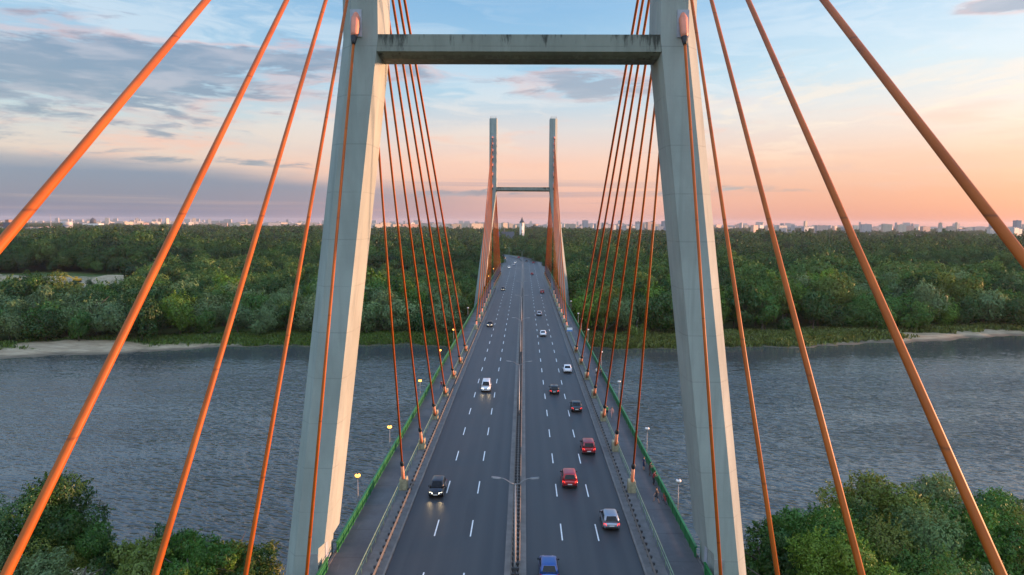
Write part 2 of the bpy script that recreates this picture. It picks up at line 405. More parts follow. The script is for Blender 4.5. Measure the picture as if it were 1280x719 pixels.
# ------------------------------------------------------------------ terrain, river
WATER_Z, BANK_Z = -12.5, -11.0
FX = [-9000,-700,-330,-230,-190,-164,-143,-127,-113,-77,-49,0,41,70,100,132,169,200,330,900,9000]
FY = [-900,   60, 172, 196, 206, 215,223,230,236,244,245,244,243,246,250,258,271,280,322,520,3000]
def far_shore(x): return np.interp(x, FX, FY) + 1.6*np.sin(x*.11) + 1.1*np.sin(x*.29+1) + .8*np.sin(x*.63+2) + .5*np.sin(x*1.3)
def near_shore(x): return np.interp(x, [-9000,-300,-90,-60,-30,30,60,90,300,9000], [-2000,20,80,85,82,80,92,94,140,1800]) + 1.2*np.sin(x*.17)
ax = np.unique(np.concatenate([np.linspace(-9000,-700,18), np.linspace(-700,-330,20), np.linspace(-330,330,221), np.linspace(330,700,20), np.linspace(700,9000,18)]))
ay = np.unique(np.concatenate([np.linspace(-3000,0,10), np.linspace(0,60,8), np.linspace(60,130,36), np.linspace(130,180,12), np.linspace(180,320,94), np.linspace(320,560,50), np.linspace(560,1200,20), np.linspace(1200,13000,20)]))
GX, GY = np.meshgrid(ax, ay)
def sstep(a, b, v): t = np.clip((v-a)/(b-a), 0, 1); return t*t*(3-2*t)
def clearing(x, y):
    a = np.exp(-(((x+330)/85)**4 + ((y-472)/66)**4)); b = np.exp(-(((x+166)/20)**4 + ((y-458)/22)**4)); return np.maximum(a, b)
def terrain_z(x, y):
    df = y - far_shore(x); dn = near_shore(x) - y
    d = np.maximum(df, dn)
    z = np.where(d < 0, np.maximum(-13.9, -12.55 + d*.22), -12.55 + 1.55*sstep(0, 16, d))
    z = z + np.where(d > 4, .22*np.sin(x*.13)*np.sin(y*.17+1) + .12*np.sin(x*.41+y*.3), 0)
    heap = 4.2*np.exp(-(((x+372)/19)**2+((y-486)/13)**2)) + 3.4*np.exp(-(((x+338)/12)**2+((y-497)/10)**2)) + 3.*np.exp(-(((x+296)/15)**2+((y-503)/9)**2)) + 1.8*np.exp(-(((x+166)/10)**2+((y-462)/8)**2))
    return z + heap
def sand_w(x, y):
    df = y - far_shore(x)
    beach = np.where((df > -6), np.exp(-np.maximum(df, 0)/np.interp(x, [-400,-230,-170,-120,-95,-40,40,90,120,175,215,300], [4,16,22,13,2.5,2,2,3,7,15,13,6])), 0)
    bar = np.exp(-(((x+150)/30)**2 + ((y-235)/11)**2))*1.0  + np.exp(-(((x-160)/20)**2+((y-276)/5.5)**2))*.95 + np.exp(-(((x-196)/12)**2+((y-287)/5)**2))*.9
    dn = near_shore(x)-y
    return np.clip(np.maximum(np.maximum(beach, bar), np.maximum(clearing(x, y)*.58, np.where(dn > -6, np.exp(-np.maximum(dn,0)/3.), 0))), 0, 1)
GZ = terrain_z(GX, GY)
nx, ny = len(ax), len(ay)
vv = np.stack([GX, GY, GZ], -1).reshape(-1, 3)
idx = np.arange(nx*ny).reshape(ny, nx)
ff = np.stack([idx[:-1,:-1], idx[:-1,1:], idx[1:,1:], idx[1:,:-1]], -1).reshape(-1, 4)
def np_mesh(name, v, f, material, attr=None, smooth=False):
    me = bpy.data.meshes.new(name); k = f.shape[1]
    me.vertices.add(len(v)); me.vertices.foreach_set('co', np.ascontiguousarray(v, dtype=np.float32).ravel())
    me.loops.add(f.size); me.loops.foreach_set('vertex_index', np.ascontiguousarray(f, dtype=np.int32).ravel())
    me.polygons.add(len(f)); me.polygons.foreach_set('loop_start', np.arange(len(f), dtype=np.int32)*k)
    me.materials.append(material)
    if smooth: me.polygons.foreach_set('use_smooth', np.ones(len(f), dtype=bool))
    if attr is not None:
        nm, dom, val = attr; a = me.attributes.new(nm, 'FLOAT', dom); a.data.foreach_set('value', np.ascontiguousarray(val, dtype=np.float32))
    me.update(calc_edges=True); me.validate(); return me
tag(link_obj('ground', np_mesh('ground', vv, ff, M['terrain'], ('sand', 'POINT', sand_w(GX, GY).ravel()), True)), kind='structure')
MB().add([(-9000,-3000,WATER_Z),(9000,-3000,WATER_Z),(9000,3200,WATER_Z),(-9000,3200,WATER_Z)], [(0,1,2,3)]).build('river', M['water'])['kind'] = 'structure'

# ------------------------------------------------------------------ road and deck
def axis(s):                                                    # centre line: straight over the river, then a long left bend
    S0, RAD = 535., 430.
    if s <= S0: return Vector((0, s, 0)), Vector((1, 0, 0))
    a = (s-S0)/RAD
    return Vector((-RAD*(1-math.cos(a)), S0 + RAD*math.sin(a), 0)), Vector((math.cos(a), math.sin(a), 0))
def stations(s0, s1, st=20.):
    n = max(1, int(math.ceil((s1-s0)/st))); return [s0+(s1-s0)*i/n for i in range(n+1)]
def ribbon(mb, s0, s1, x0, x1, z, st=20., bottom=None):
    ss = stations(s0, s1, st if s1 > 530 else 400.)
    if bottom is None:
        v = []
        for s in ss:
            p, r = axis(s); v += [p+r*x0+Vector((0,0,z)), p+r*x1+Vector((0,0,z))]
        mb.add(v, [(2*i,2*i+1,2*i+3,2*i+2) for i in range(len(ss)-1)])
    else:
        mb.loft([[axis(s)[0]+axis(s)[1]*a+Vector((0,0,b)) for a, b in ((x0,bottom),(x1,bottom),(x1,z),(x0,z))] for s in ss])
    return mb
S_END = 860.
b = MB(); ribbon(b, -90, S_END, -11.9, 11.9, 0.); ribbon(b, 500, 700, -19.5, -12.0, -.004)
b.build('road', M['asphalt'], fix=False)['kind'] = 'structure'
b = MB()
for x in (-8.25, -4.62, 4.62, 8.25):
    for k in range(-10, 60):
        s = 68 + 11.28*k - (.6 if x > 0 else 0)
        ribbon(b, s, s+3.9, x-.065, x+.065, .004)
b.build('lane_markings', M['white_paint'], fix=False)['kind'] = 'structure'
b = MB()
for s in (465, 470): ribbon(b, s, s+.8, -12.0, -1.02, .006); ribbon(b, s, s+.8, 1.02, 12.0, .006)
b.build('expansion_joint', M['post'], fix=False)['kind'] = 'structure'
b = MB(); ribbon(b, -90, S_END, -1.0, 1.0, .13, bottom=-.3); b.build('median_strip', M['kerb'])['kind'] = 'structure'
b = MB()
for sx in (-1, 1):
    a0, a1 = sorted((sx*11.68, sx*11.86)); ribbon(b, -90, 640 if sx > 0 else 500, a0, a1, .16, bottom=-.3)
b.build('kerb', M['kerb'])['kind'] = 'structure'
b = MB()
for sx in (-1, 1):
    a0, a1 = sorted((sx*11.86, sx*13.72)); ribbon(b, -90, 640 if sx > 0 else 500, a0, a1, .13, bottom=-.4)
b.build('service_strip', M['deck_conc'])['kind'] = 'structure'
b = MB()
for sx in (-1, 1):
    a0, a1 = sorted((sx*13.72, sx*17.05)); ribbon(b, -90, 640 if sx > 0 else 500, a0, a1, .15, bottom=-.4)
b.build('pavement', M['walk'])['kind'] = 'structure'
root = empty('bridge_deck'); tag(root, 'dark green girders and concrete slab carrying the dual carriageway over the river', 'bridge')
b = MB()
for sx in (-1, 1): b.box(*sorted((sx*17.05, sx*17.28)), -90, 500, -.9, .22)
b.build('fascia', M['deck_conc'], root)
MB().box(-17.04, 17.04, -90, 500, -.7, -.42).build('slab', M['deck_conc'], root)
for sx in (-1, 1):
    x = sx*13.2; b = MB(); b.box(x-.35, x+.35, -90, 500, -3.3, -.71); b.box(x-.8, x+.8, -90, 500, -3.4, -3.3); b.build('girder', M['girder'], root)
for k in range(31):
    y = -60 + k*18.; MB().box(-12.8, 12.8, y-.2, y+.2, -2.4, -.72).build('floor_beam', M['girder'], root)
# embankment that carries the road on beyond the bridge
b = MB(); rings = []
for s in stations(498, S_END, 20.):
    p, r = axis(s); rings.append([p+r*xx+Vector((0,0,zz)) for xx, zz in ((-42,-12.),(-21,-.5),(-18,-.16),(18.2,-.16),(20,-.5),(42,-12.))])
b.loft(rings, cap=False, closed=False); b.build('embankment', M['terrain'], fix=False)['kind'] = 'structure'

# ------------------------------------------------------------------ pylons
D0, D1 = 61.88, 311.9
def leg_section(z, sx, low):
    cx = 13.05 + max(0., 46.8 - z)*.1235
    hw = 1.52 + max(0., 46.8 - z)*.0035
    x_in, x_out = cx - hw - .12, cx + hw + .22
    dp = 2.5
    pts = [(x_in+.22, -dp), (x_out-.95, -dp), (x_out, -dp+1.15), (x_out, dp-1.15), (x_out-.95, dp), (x_in+.22, dp), (x_in-.02, dp-.9), (x_in-.02, -dp+.9)]
    out = []
    for x, y in pts:
        if low: x = max(x, low)
        out.append((sx*x, y, z))
    return out if sx > 0 else out[::-1]
def make_pylon(yc, label):
    root = empty('bridge_pylon', (0, yc, 0)); tag(root, label, 'pylon', 'H-shaped pylons of the bridge')
    for sx in (-1, 1):
        b = MB(); b.loft([leg_section(z, sx, 0) for z in (76.5, 46.8, 26, 3.2)], cap=True)
        b.loft([leg_section(3.2, sx, 0)] + [leg_section(z, sx, l) for z, l in ((2.7, 17.42), (-4., 17.42), (-13.6, 17.42))], cap=False)
        leg = b.build('leg', M['pylon'], root)
        # the grey recessed panel and door at deck level, and a cap rail on the top
        x0, x1 = sorted((sx*17.46, sx*18.35)); MB().box(x0, x1, -2.56, -2.502, -3., 2.2).build('recess_panel', M['shaft'], leg)
        x0, x1 = sorted((sx*17.38, sx*17.419)); MB().box(x0, x1, -.45, .45, .2, 2.2).build('door', M['plate'], leg)
        t = MB()
        for yy in (-1.6, 0, 1.6): 
            for xx in (12.0, 14.3): t.tube([(sx*xx, yy, 76.5), (sx*xx, yy, 77.5)], .035, 6)
        for xx in (12.0, 14.3):
            for zz in (77., 77.5): t.tube([(sx*xx, -1.6, zz), (sx*xx, 1.6, zz)], .03, 6)
        for yy in (-1.6, 1.6):
            for zz in (77., 77.5): t.tube([(sx*12.0, yy, zz), (sx*14.3, yy, zz)], .03, 6)
        t.build('guard_rail', M['steel'], leg)
    prof = [(-2.47,46.95),(-2.47,45.58),(-1.68,45.15),(.42,45.15),(1.2,45.58),(1.2,46.95)]
    b = MB(); b.loft([[(x, y, z) for y, z in prof] for x in (-11.75, 11.75)]); b.build('crossbeam', M['beam'], root)
    return root
make_pylon(D0, 'near H-shaped concrete pylon with a stained crossbeam, its legs framing the road')
make_pylon(D1, 'far slender H-shaped concrete pylon standing over the wooded bank')

# ------------------------------------------------------------------ stay cables
ANCH = [21.7, 36.7, 51.9, 67.2, 82.0, 96.8, 111.6]
FWDY = [18.3, 33.2, 48.0, 62.8, 77.6, 92.4, 107.2]
ZB = [48.4, 53.3, 57.2, 60.4, 63.2, 66.0, 68.6]
ZF = [49.6, 55.0, 58.2, 61.4, 64.6, 67.4, 69.6]
CR = [.115, .122, .132, .142, .148, .155, .165]
proto = {}
def stay(pyl, side, fwd, k, label):
    yc = (D0, D1)[pyl]; sgn = 1 if fwd else -1
    near = (pyl == 0)
    y_an = yc + sgn*(FWDY[k] if (fwd and near) or (not near and not fwd) else ANCH[k])
    top = Vector((side*13.42, yc + sgn*2.5, (ZF if fwd else ZB)[k])); bot = Vector((side*13.42, y_an, .3))
    root = empty('stay_cable', bot); tag(root, label, 'stay cable', 'orange stay cables of the bridge')
    d = (top-bot).normalized(); L = (top-bot).length; rot = d.to_track_quat('Z', 'Y').to_euler()
    r = CR[k]
    sh = MB().tube([d*3.2, d*(L-2.2)], r, 12).build('sheath', M['orange'], root, smooth=True)
    key = ('sleeve', k)
    if key not in proto:
        proto[key] = (MB().tube([(0,0,.3),(0,0,3.2)], [r*1.75, r*1.6], 14).mesh('sleeve', M['sleeve'], True),
                      MB().tube([(0,0,3.1),(0,0,3.35),(0,0,3.6),(0,0,3.75)], [r*1.75, r*2.15, r*2.0, r*1.1], 14).mesh('collar', M['black'], True))
    for nm, me in zip(('sleeve', 'collar'), proto[key]):
        o = link_obj(nm, me, root); o.rotation_euler = rot
    if 'block' not in proto:
        bb = MB(); bb.loft([[(x*w, y*l, z) for x, y in ((-1,-1),(1,-1),(1,1),(-1,1))] for z, w, l in ((-.18,.45,.62),(1.15,.42,.56),(1.22,.36,.48))])
        proto['block'] = bb.mesh('anchor_block', M['pedestal'])
    o = link_obj('anchor_block', proto['block'], root); bevel(o, .05)
    # upper end: pale plate on the pylon face, tapering housing, black collar
    rel = top - bot
    up = empty('upper_anchor', rel, 0, root); up.rotation_euler = rot
    hk = ('house', k)
    if hk not in proto:
        h = MB(); h.tube([(0,0,-2.05),(0,0,-1.7),(0,0,-.3),(0,0,.75)], [.24,.32,.37,.04], 12)
        c = MB(); c.tube([(0,0,-2.75),(0,0,-2.5),(0,0,-2.0)], [r*1.2,.20,.29], 12)
        proto[hk] = (h.mesh('housing', M['housing'], True), c.mesh('housing_collar', M['black'], True))
    bpy.data.objects.remove(up)
    for nm, me in zip(('anchor_housing', 'housing_collar'), proto[hk]):
        o = link_obj(nm, me, root, rel); o.rotation_euler = rot
    if 'fplate' not in proto: proto['fplate'] = MB().box(-.48,.48,-.06,.06,-1.7,.5).mesh('wall_plate', M['plate'])
    link_obj('wall_plate', proto['fplate'], root, rel + Vector((0, sgn*.02, 0)))
    return root
NUM = ['lowest', 'second lowest', 'third lowest', 'middle', 'third highest', 'second highest', 'highest']
for pyl in (0, 1):
    for side in (-1, 1):
        for fwd in (0, 1):
            for k in range(7):
                if pyl == 0 and not fwd and k == 6: continue       # behind the camera
                lab = '%s of seven orange stays %s %s %s pylon leg' % (NUM[k], ('running towards the viewer from' if pyl == 0 else 'sloping down towards the river from') if not fwd else ('running away over the river from' if pyl == 0 else 'running away behind'), ('near', 'far')[pyl], ('left', 'right')[side > 0])
                stay(pyl, side, fwd, k, lab)

# ------------------------------------------------------------------ guard rails and railings
def rail_with_posts(name, label, cat, group, rails, post_mesh, post_name, ys, n_parts=100, extra=()):
    root = empty(name); tag(root, label, cat, group)
    for nm, mb, mt in rails: mb.build(nm, mt, root)
    for i, p in enumerate(ys[:n_parts]):
        o = link_obj(post_name, post_mesh, root, p)
    rest = ys[n_parts:]
    if rest:
        v = np.array([x.co[:] for x in post_mesh.vertices]); fs = [tuple(p.vertices) for p in post_mesh.polygons]; b = MB()
        for p in rest: b.add(v + np.array(p), fs)
        b.build(post_name, post_mesh.materials[0], root, fix=False)['kind'] = 'stuff'
    return root
def wbeam(x, s, y0, y1, zc):
    pr = [(0,-.155),(.04*s,-.11),(.085*s,-.085),(.085*s,-.06),(.03*s,0),(.085*s,.06),(.085*s,.085),(.04*s,.11),(0,.155),(-.02*s,.155),(-.02*s,-.155)]
    b = MB(); ss = stations(y0, y1, 20.)
    b.loft([[axis(q)[0] + axis(q)[1]*(x+a) + Vector((0,0,zc+c)) for a, c in pr] for q in ss]); return b
pm = MB().box(-.07,.07,-.06,.06,-.02,.78).box(-.16,.16,-.1,.1,.52,.76).mesh('post', M['post'])
for sx in (-1, 1):
    x = sx*.36
    rail_with_posts('guardrail', ('left' if sx < 0 else 'right') + ' steel crash barrier on the median between the two carriageways', 'guardrail', 'median crash barriers',
        [('rail', wbeam(x, sx, -60, 640, .8), M['railsteel'])], pm, 'post', [(x-sx*.14, y, .13) for y in np.arange(56, 330, 1.0)])
    x = sx*12.35
    rail_with_posts('guardrail', 'steel crash barrier with dark posts along the ' + ('left' if sx < 0 else 'right') + ' kerb', 'guardrail', 'kerbside crash barriers',
        [('rail', wbeam(x, -sx, -60, 500, .86), M['railsteel'])], pm, 'post', [(x+sx*.16, y, .13) for y in np.arange(56, 330, 1.33)])
pp = MB().box(-.03,.03,-.03,.03,-.02,1.02).mesh('post', M['greenpipe'])
pg = MB().box(-.025,.025,-.035,.035,-.02,1.24).mesh('post', M['green'])
for sx in (-1, 1):
    nm = 'left' if sx < 0 else 'right'; x = sx*13.78
    a = MB().tube([(x,-60,1.17),(x,500,1.17)], .045, 8); c = MB().tube([(x,-60,.72),(x,500,.72)], .03, 6)
    rail_with_posts('pipe_railing', 'pale green pipe railing between %s footway and the cable pedestals' % nm, 'railing', 'pipe railings beside the footways',
        [('top_rail', a, M['greenpipe']), ('mid_rail', c, M['greenpipe'])], pp, 'post', [(x, y, .15) for y in np.arange(56, 400, 2.0)])
    x = sx*16.95
    root_r = []
    rails = []
    for (y0, y1) in ((-60, 60.6), (63.6, 310.), (314., 500.)):
        t = MB(); t.box(x-.11, x+.11, y0, y1, 1.25, 1.36); rails.append(('top_rail', t, M['green']))
        t = MB(); t.box(x-.02, x+.02, y0, y1, .24, 1.22); rails.append(('panel', t, M['green']))
    rail_with_posts('panel_railing', 'green solid-panel railing along the outer edge of the %s footway' % nm, 'railing', 'green outer railings',
        rails, pg, 'post', [(x-sx*.05, y, .15) for y in np.arange(56, 400, 2.0) if not (60.6 < y < 63.7 or 310 < y < 314)])

# ------------------------------------------------------------------ lamps
def median_lamp(y, label):
    p, r = axis(y); root = empty('street_lamp', (p.x, p.y, .13), -math.atan2(-r.y, r.x)); tag(root, label, 'street lamp', 'double-armed lamps on the median')
    root.location.x -= .04
    MB().tube([(0,0,0),(0,0,.5),(0,0,8.4)], [.16,.12,.07], 10).build('pole', M['steel'], root, smooth=True)
    for s in (-1, 1):
        pts = [(0,0,8.3)] + [(s*(.25+1.15*t), 0, 8.3+.62*math.sin(t*math.pi/2)) for t in (.15,.4,.7,1.)]
        arm = MB().tube(pts, [.06,.055,.05,.045,.04], 8).build('arm', M['steel'], root, smooth=True)
        h = MB(); h.loft([[(s*x, y*w, z) for y, z in ((-1,-.06+dz),(1,-.06+dz),(.7,.05+dz),(-.7,.05+dz))] for x, w, dz in ((1.3,.07,8.9),(1.55,.15,8.92),(1.95,.14,8.96),(2.12,.06,8.98))])
        h.build('lamp_head', M['steel'], root)
    return root
names = ['nearest', 'second', 'third', 'fourth', 'fifth', 'sixth', 'seventh', 'eighth', 'ninth', 'tenth']
for i, y in enumerate((60.2, 112.6, 165, 217, 269.5, 345, 400, 455, 560, 640)):
    median_lamp(y, ('nearest' if i == 0 else names[i] + ' nearest') + ' double-armed grey street lamp, unlit, on the median')
gm = MB().tube([(0,0,3.45),(0,0,3.5),(0,0,3.62),(0,0,3.74),(0,0,3.78)], [.12,.25,.31,.25,.12], 12)
gm_on = gm.mesh('lamp_globe', M['lamp_on'], True); gm_off = gm.mesh('lamp_globe', M['lamp_off'], True)
pmesh = MB().tube([(0,0,0),(0,0,.4),(0,0,3.5)], [.07,.05,.04], 8).mesh('pole', M['steel'], True)
cmesh = MB().tube([(0,0,3.76),(0,0,3.84),(0,0,3.9)], [.12,.11,.03], 12).mesh('cap', M['post'], True)
bmesh_ = MB().box(-.10,.10,-.10,.10,3.30,3.42).mesh('bracket', M['steel'])
def footlamp(side, y, lit, label, mirror=0):
    root = empty('footway_lamp', (side*17.6, y, 0), math.pi if side > 0 else 0); tag(root, label, 'lamp', 'footway lamps outside the green railings')
    link_obj('pole', pmesh, root); link_obj('cap', cmesh, root); link_obj('globe', gm_on if lit else gm_off, root); link_obj('bracket', bmesh_, root)
ly = [52.4, 74.9, 93.4, 121.6, 151.2, 181., 228., 314.5, 334.4, 365.2, 423.4]
lit = [1,1,1,1,1,1,0,1,1,1,1]
for i, y in enumerate(ly): footlamp(-1, y, lit[i], '%s footway lamp %s outside the left green railing' % ((names+['farthest'])[i] if i else 'nearest', 'glowing yellow' if lit[i] else 'unlit'))
for i, y in enumerate((74.5, 94, 122.4, 151, 183., 203.7, 216., 250.)): footlamp(1, y, 0, '%s unlit footway lamp outside the right green railing' % names[i])

# ------------------------------------------------------------------ trees
def crown_arrays(seed, H, RAD, nclump, nleaf, size, shape='round', clump=1., rag=.5, sprig=.10):
    g = np.random.default_rng(seed); cs = []; rs = []
    for i in range(nclump):
        d = g.normal(size=3); d /= np.linalg.norm(d); d[2] = d[2]*.9 + .12
        k = g.uniform(.35, 1.)**.6*(1 + rag*g.normal()*.22)
        if shape == 'tall': e = np.array([RAD*.72, RAD*.72, H*.42]); c0 = H*.56
        elif shape == 'willow': e = np.array([RAD*.9, RAD*.9, H*.34]); c0 = H*.55
        elif shape == 'bush': e = np.array([RAD*.85, RAD*.85, H*.36]); c0 = H*.46
        else: e = np.array([RAD*.8, RAD*.8, H*.36]); c0 = H*.58
        c = d*k*e; c[2] += c0; r = clump*RAD*g.uniform(.20, .40)*(1.15 if shape == 'willow' else 1.)
        cs.append(c); rs.append(r)
    cs = np.array(cs); rs = np.array(rs); pr = rs**2/np.sum(rs**2)
    who = g.choice(nclump, nleaf, p=pr)
    d = g.normal(size=(nleaf, 3)); d /= np.linalg.norm(d, axis=1)[:, None]
    lump = 1 + .22*np.sin(d[:, 0]*5+who)*np.sin(d[:, 1]*5+who*2)*1.2
    pos = cs[who] + d*(rs[who]*g.uniform(.72, 1.06, nleaf)**.7*lump)[:, None]*np.array([1, 1, .85])
    ns = int(nleaf*sprig)                                        # twigs that stick out of the crown
    if ns:
        nt_ = max(6, ns//14); w0 = g.choice(nclump, nt_, p=pr); dd = g.normal(size=(nt_, 3)); dd[:, 2] = np.abs(dd[:, 2])*.8 + .1; dd /= np.linalg.norm(dd, axis=1)[:, None]
        k_ = g.integers(0, nt_, ns); tt = g.uniform(.85, 1., ns) + g.uniform(0, 1, ns)*g.uniform(.15, .6, nt_)[k_]
        pos[:ns] = cs[w0[k_]] + dd[k_]*(rs[w0[k_]]*tt)[:, None] + g.normal(0, size*.35, (ns, 3))
    if shape == 'willow': pos[:, 2] -= g.uniform(0, 1.1, nleaf)*(np.hypot(pos[:, 0], pos[:, 1])/RAD)
    pos[:, 2] = np.maximum(pos[:, 2], H*.06 + g.uniform(0, H*.10, nleaf))
    cen = pos - np.array([0, 0, H*.42]); cen /= np.linalg.norm(cen, axis=1)[:, None]; nrm = d*.75 + cen*.3 + g.normal(size=(nleaf, 3))*.26; nrm /= np.linalg.norm(nrm, axis=1)[:, None]
    a = np.cross(nrm, g.normal(size=(nleaf, 3))); 
    if shape == 'willow': a = a*.6 + np.array([0, 0, -.8])
    a -= nrm*np.sum(a*nrm, 1)[:, None]; a /= np.linalg.norm(a, axis=1)[:, None]; b = np.cross(nrm, a)
    s = size*g.uniform(.55, 1.35, nleaf)[:, None]
    v = np.stack([pos - a*s*.68, pos - b*s*.38 + nrm*s*.12, pos + a*s*.68, pos + b*s*.38 + nrm*s*.12], 1).reshape(-1, 3)
    ct = g.uniform(.15, .85, nclump); tint = np.clip(ct[who]*.6 + g.uniform(0, .4, nleaf) + (g.random(nleaf) > .94)*.35, 0, 1)
    return v, tint
def crown_mesh(name, *a, **k):
    v, t = crown_arrays(*a, **k); f = np.arange(len(v)).reshape(-1, 4)
    return np_mesh(name, v, f, M['leaf'], ('tint', 'FACE', t))
def trunk_mesh(seed, H, RAD, n=7):
    g = random.Random(seed); b = MB(); lean = [(0, 0, -.5)]
    for i in range(1, 5): lean.append((g.uniform(-.25, .25)*i, g.uniform(-.25, .25)*i, H*.17*i))
    b.tube(lean, [H*.022, H*.019, H*.015, H*.010, H*.005], n)
    for j in range(5):
        s = lean[1 + j % 3]; an = j*2.4 + g.random()
        e = (s[0]+math.cos(an)*RAD*.6, s[1]+math.sin(an)*RAD*.6, s[2]+H*.24)
        mdl = ((s[0]+e[0])/2+.2, (s[1]+e[1])/2, (s[2]+e[2])/2+H*.015)
        b.tube([s, mdl, e], [H*.011, H*.007, H*.003], 5)
    return b.mesh('trunk', M['bark'], True)
MID = [('round', crown_mesh('crown', 100+i, 16, 6.3, 18, 6000, .50, clump=1.4)) for i in range(4)] + \
      [('willow', crown_mesh('crown', 200+i, 15, 7., 17, 6500, .50, 'willow', clump=1.3)) for i in range(3)] + \
      [('tall', crown_mesh('crown', 300+i, 19, 5.2, 19, 6000, .50, 'tall', clump=1.35)) for i in range(3)] + \
      [('bush', crown_mesh('crown', 400+i, 8, 4.6, 12, 3000, .42, 'bush', clump=1.35)) for i in range(2)]
LOW = [crown_mesh('crown', 500+i, 16, 6.6, 9, 800, 1.25, clump=1.6) for i in range(4)]
TRUNK = [trunk_mesh(k, 16, 6.) for k in range(4)]
HUES = {'silver-green': (.092,.146,.060), 'dark green': (.024,.064,.013), 'mid green': (.042,.106,.018), 'olive': (.092,.122,.022), 'lime green': (.078,.152,.018)}
HK = list(HUES)
tree_list = []
def place_tree(x, y, kind, mesh, hue, sc, row, place, trunk=None):
    z = float(terrain_z(np.array(x), np.array(y)))
    root = empty('willow_tree' if kind == 'willow' else 'bush' if kind == 'bush' else 'broadleaf_tree', (x, y, z-.15), random.uniform(0, 6.28))
    j = [random.uniform(.92, 1.08) for _ in range(3)]
    c = link_obj('crown', mesh, root, (0, 0, -1.6 if place == 'far' and row < 2 else 0)); c.scale = (sc*j[0], sc*j[1], sc*j[2]*random.uniform(.94, 1.08))
    h = HUES[hue]; k = random.uniform(1.0, 1.4)*(1.05 if place == 'near' else .95); c.color = (h[0]*k*random.uniform(.9, 1.1), h[1]*k, h[2]*k*random.uniform(.85, 1.15), 1)
    t = link_obj('trunk', trunk or random.choice(TRUNK), root); t.scale = (sc, sc, sc*(.55 if kind == 'bush' else .95))
    tree_list.append((root, kind, hue, row, place, x, y)); return root
# far bank: six rows behind the shore, each tree a thing
def tree_line(x):
    return float(far_shore(np.array(float(x)))) + float(np.interp(x, [-400,-190,-140,-100,-40,30,60,115,180,230,400], [30,30,24,22,19,20,22,27,18,15,20]))
def in_road(x, y):
    if y < 535: return abs(x) < (22.5 if y < 480 else 19.5)
    a = (y-535)/430.
    if a > .98: return False
    cx = -430*(1-math.sqrt(max(0, 1-a*a))); return -19/ max(.3, math.sqrt(1-a*a)) < x-cx < 17/max(.3, math.sqrt(1-a*a))
NEEDED = 268; cand = []
for row in range(9):
    x = -260.
    while x < 275:
        x += random.uniform(7.6, 12.4)
        yy = tree_line(x) + row*9.6 + random.uniform(-4.2, 4.2)
        if abs((x-.5)/yy) > .80 or in_road(x, yy) or (abs(x) < 24): continue
        px, py = px_of(x, yy, 0)
        if not (-35 < px < 1315): continue
        cand.append((row, x, yy))
cand = sorted(cand)[:NEEDED]
for row, x, y in cand:
    left = x < 0; u = random.random()
    if left:
        kind = 'willow' if u < .55 - row*.07 else 'round' if u < .85 else 'tall'
        hue = random.choices(HK, [5.5-row*.5, 2.2, 2.6, .7, .9])[0]
    else:
        mid_belt = 60 < x < 125
        kind = ('tall' if u < .5 else 'round') if mid_belt else 'willow' if u < .5 - row*.05 else 'round' if u < .85 else 'tall'
        hue = random.choices(HK, [1., 2., 3, 2.2, 3.2] if mid_belt else [2.6 if x > 125 else 1., 2.6, 3, 2.2, .8])[0]
    if row == 0 and u > .86: kind = 'bush'
    base = {'willow': (.72, 1.2), 'round': (.7, 1.2), 'tall': (.75, 1.12), 'bush': (.7, 1.2)}[kind]
    sc = random.uniform(*base)
    if left: sc *= 1.1 if kind == 'willow' and row < 3 else .88 + .05*min(row, 2)
    if not left: sc *= 1.10 if kind != 'bush' else 1.
    if row >= 5 and random.random() < .16: mesh = random.choice(LOW); kind = 'round'
    else: mesh = random.choice([m_ for k_, m_ in MID if k_ == kind])
    place_tree(x, y, kind, mesh, hue, sc, row, 'far')
# near bank, below the camera
NEAR = [('round', crown_mesh('crown', 700, 15, 6.2, 28, 34000, .25, clump=1.1, rag=1.2, sprig=.22)), ('willow', crown_mesh('crown', 701, 14, 6.6, 25, 34000, .26, 'willow', clump=1.1, rag=1.2, sprig=.22)),
        ('round', crown_mesh('crown', 702, 13, 5.6, 25, 30000, .25, clump=1.1, rag=1.2, sprig=.22)), ('bush', crown_mesh('crown', 703, 8, 4.6, 17, 22000, .22, 'bush', clump=1.1, rag=1.2, sprig=.22)), ('tall', crown_mesh('crown', 704, 15, 4.6, 25, 28000, .24, 'tall', clump=1.1, rag=1.2, sprig=.22))]
near_spots = [(-55,78,0,.80,'dark green'),(-62,74,1,.74,'silver-green'),(-58,69,1,.66,'silver-green'),(-50.5,78,2,.62,'mid green'),(-52,75,1,.6,'olive'),(-46.5,75.5,3,.72,'dark green'),(-42.5,75.5,3,1.02,'olive'),
    (-41,80,2,.50,'dark green'),(-38,79,3,.82,'mid green'),(-34.2,80,3,.86,'olive'),(-36.5,75,3,.9,'mid green'),(-31.5,77,3,.74,'dark green'),(-52,72,3,1.0,'silver-green'),
    (28.6,79,3,1.15,'mid green'),(31,75,2,.7,'dark green'),(35.8,83,4,.86,'mid green'),(32.4,82,4,.72,'dark green'),(40,80,1,.76,'dark green'),(44.5,85,0,.84,'olive'),(49,84,4,.86,'mid green'),(53,86,0,.82,'silver-green'),(58,83,0,.7,'mid green'),(64,86,2,.66,'dark green'),
    (36.5,73,1,.84,'mid green'),(42.5,75,1,.78,'olive'),(48,76,1,.78,'silver-green'),(53,76,2,.82,'mid green'),(33,69,0,.72,'lime green'),(44,69,1,.66,'mid green'),(59,77,1,.7,'olive'),(28.5,72,3,1.1,'dark green'),(-66,80,0,.66,'mid green'),(-68,70,1,.7,'dark green')]
for x, y, k, sc, hue in near_spots: place_tree(x, y, NEAR[k][0], NEAR[k][1], hue, sc, 0, 'near')
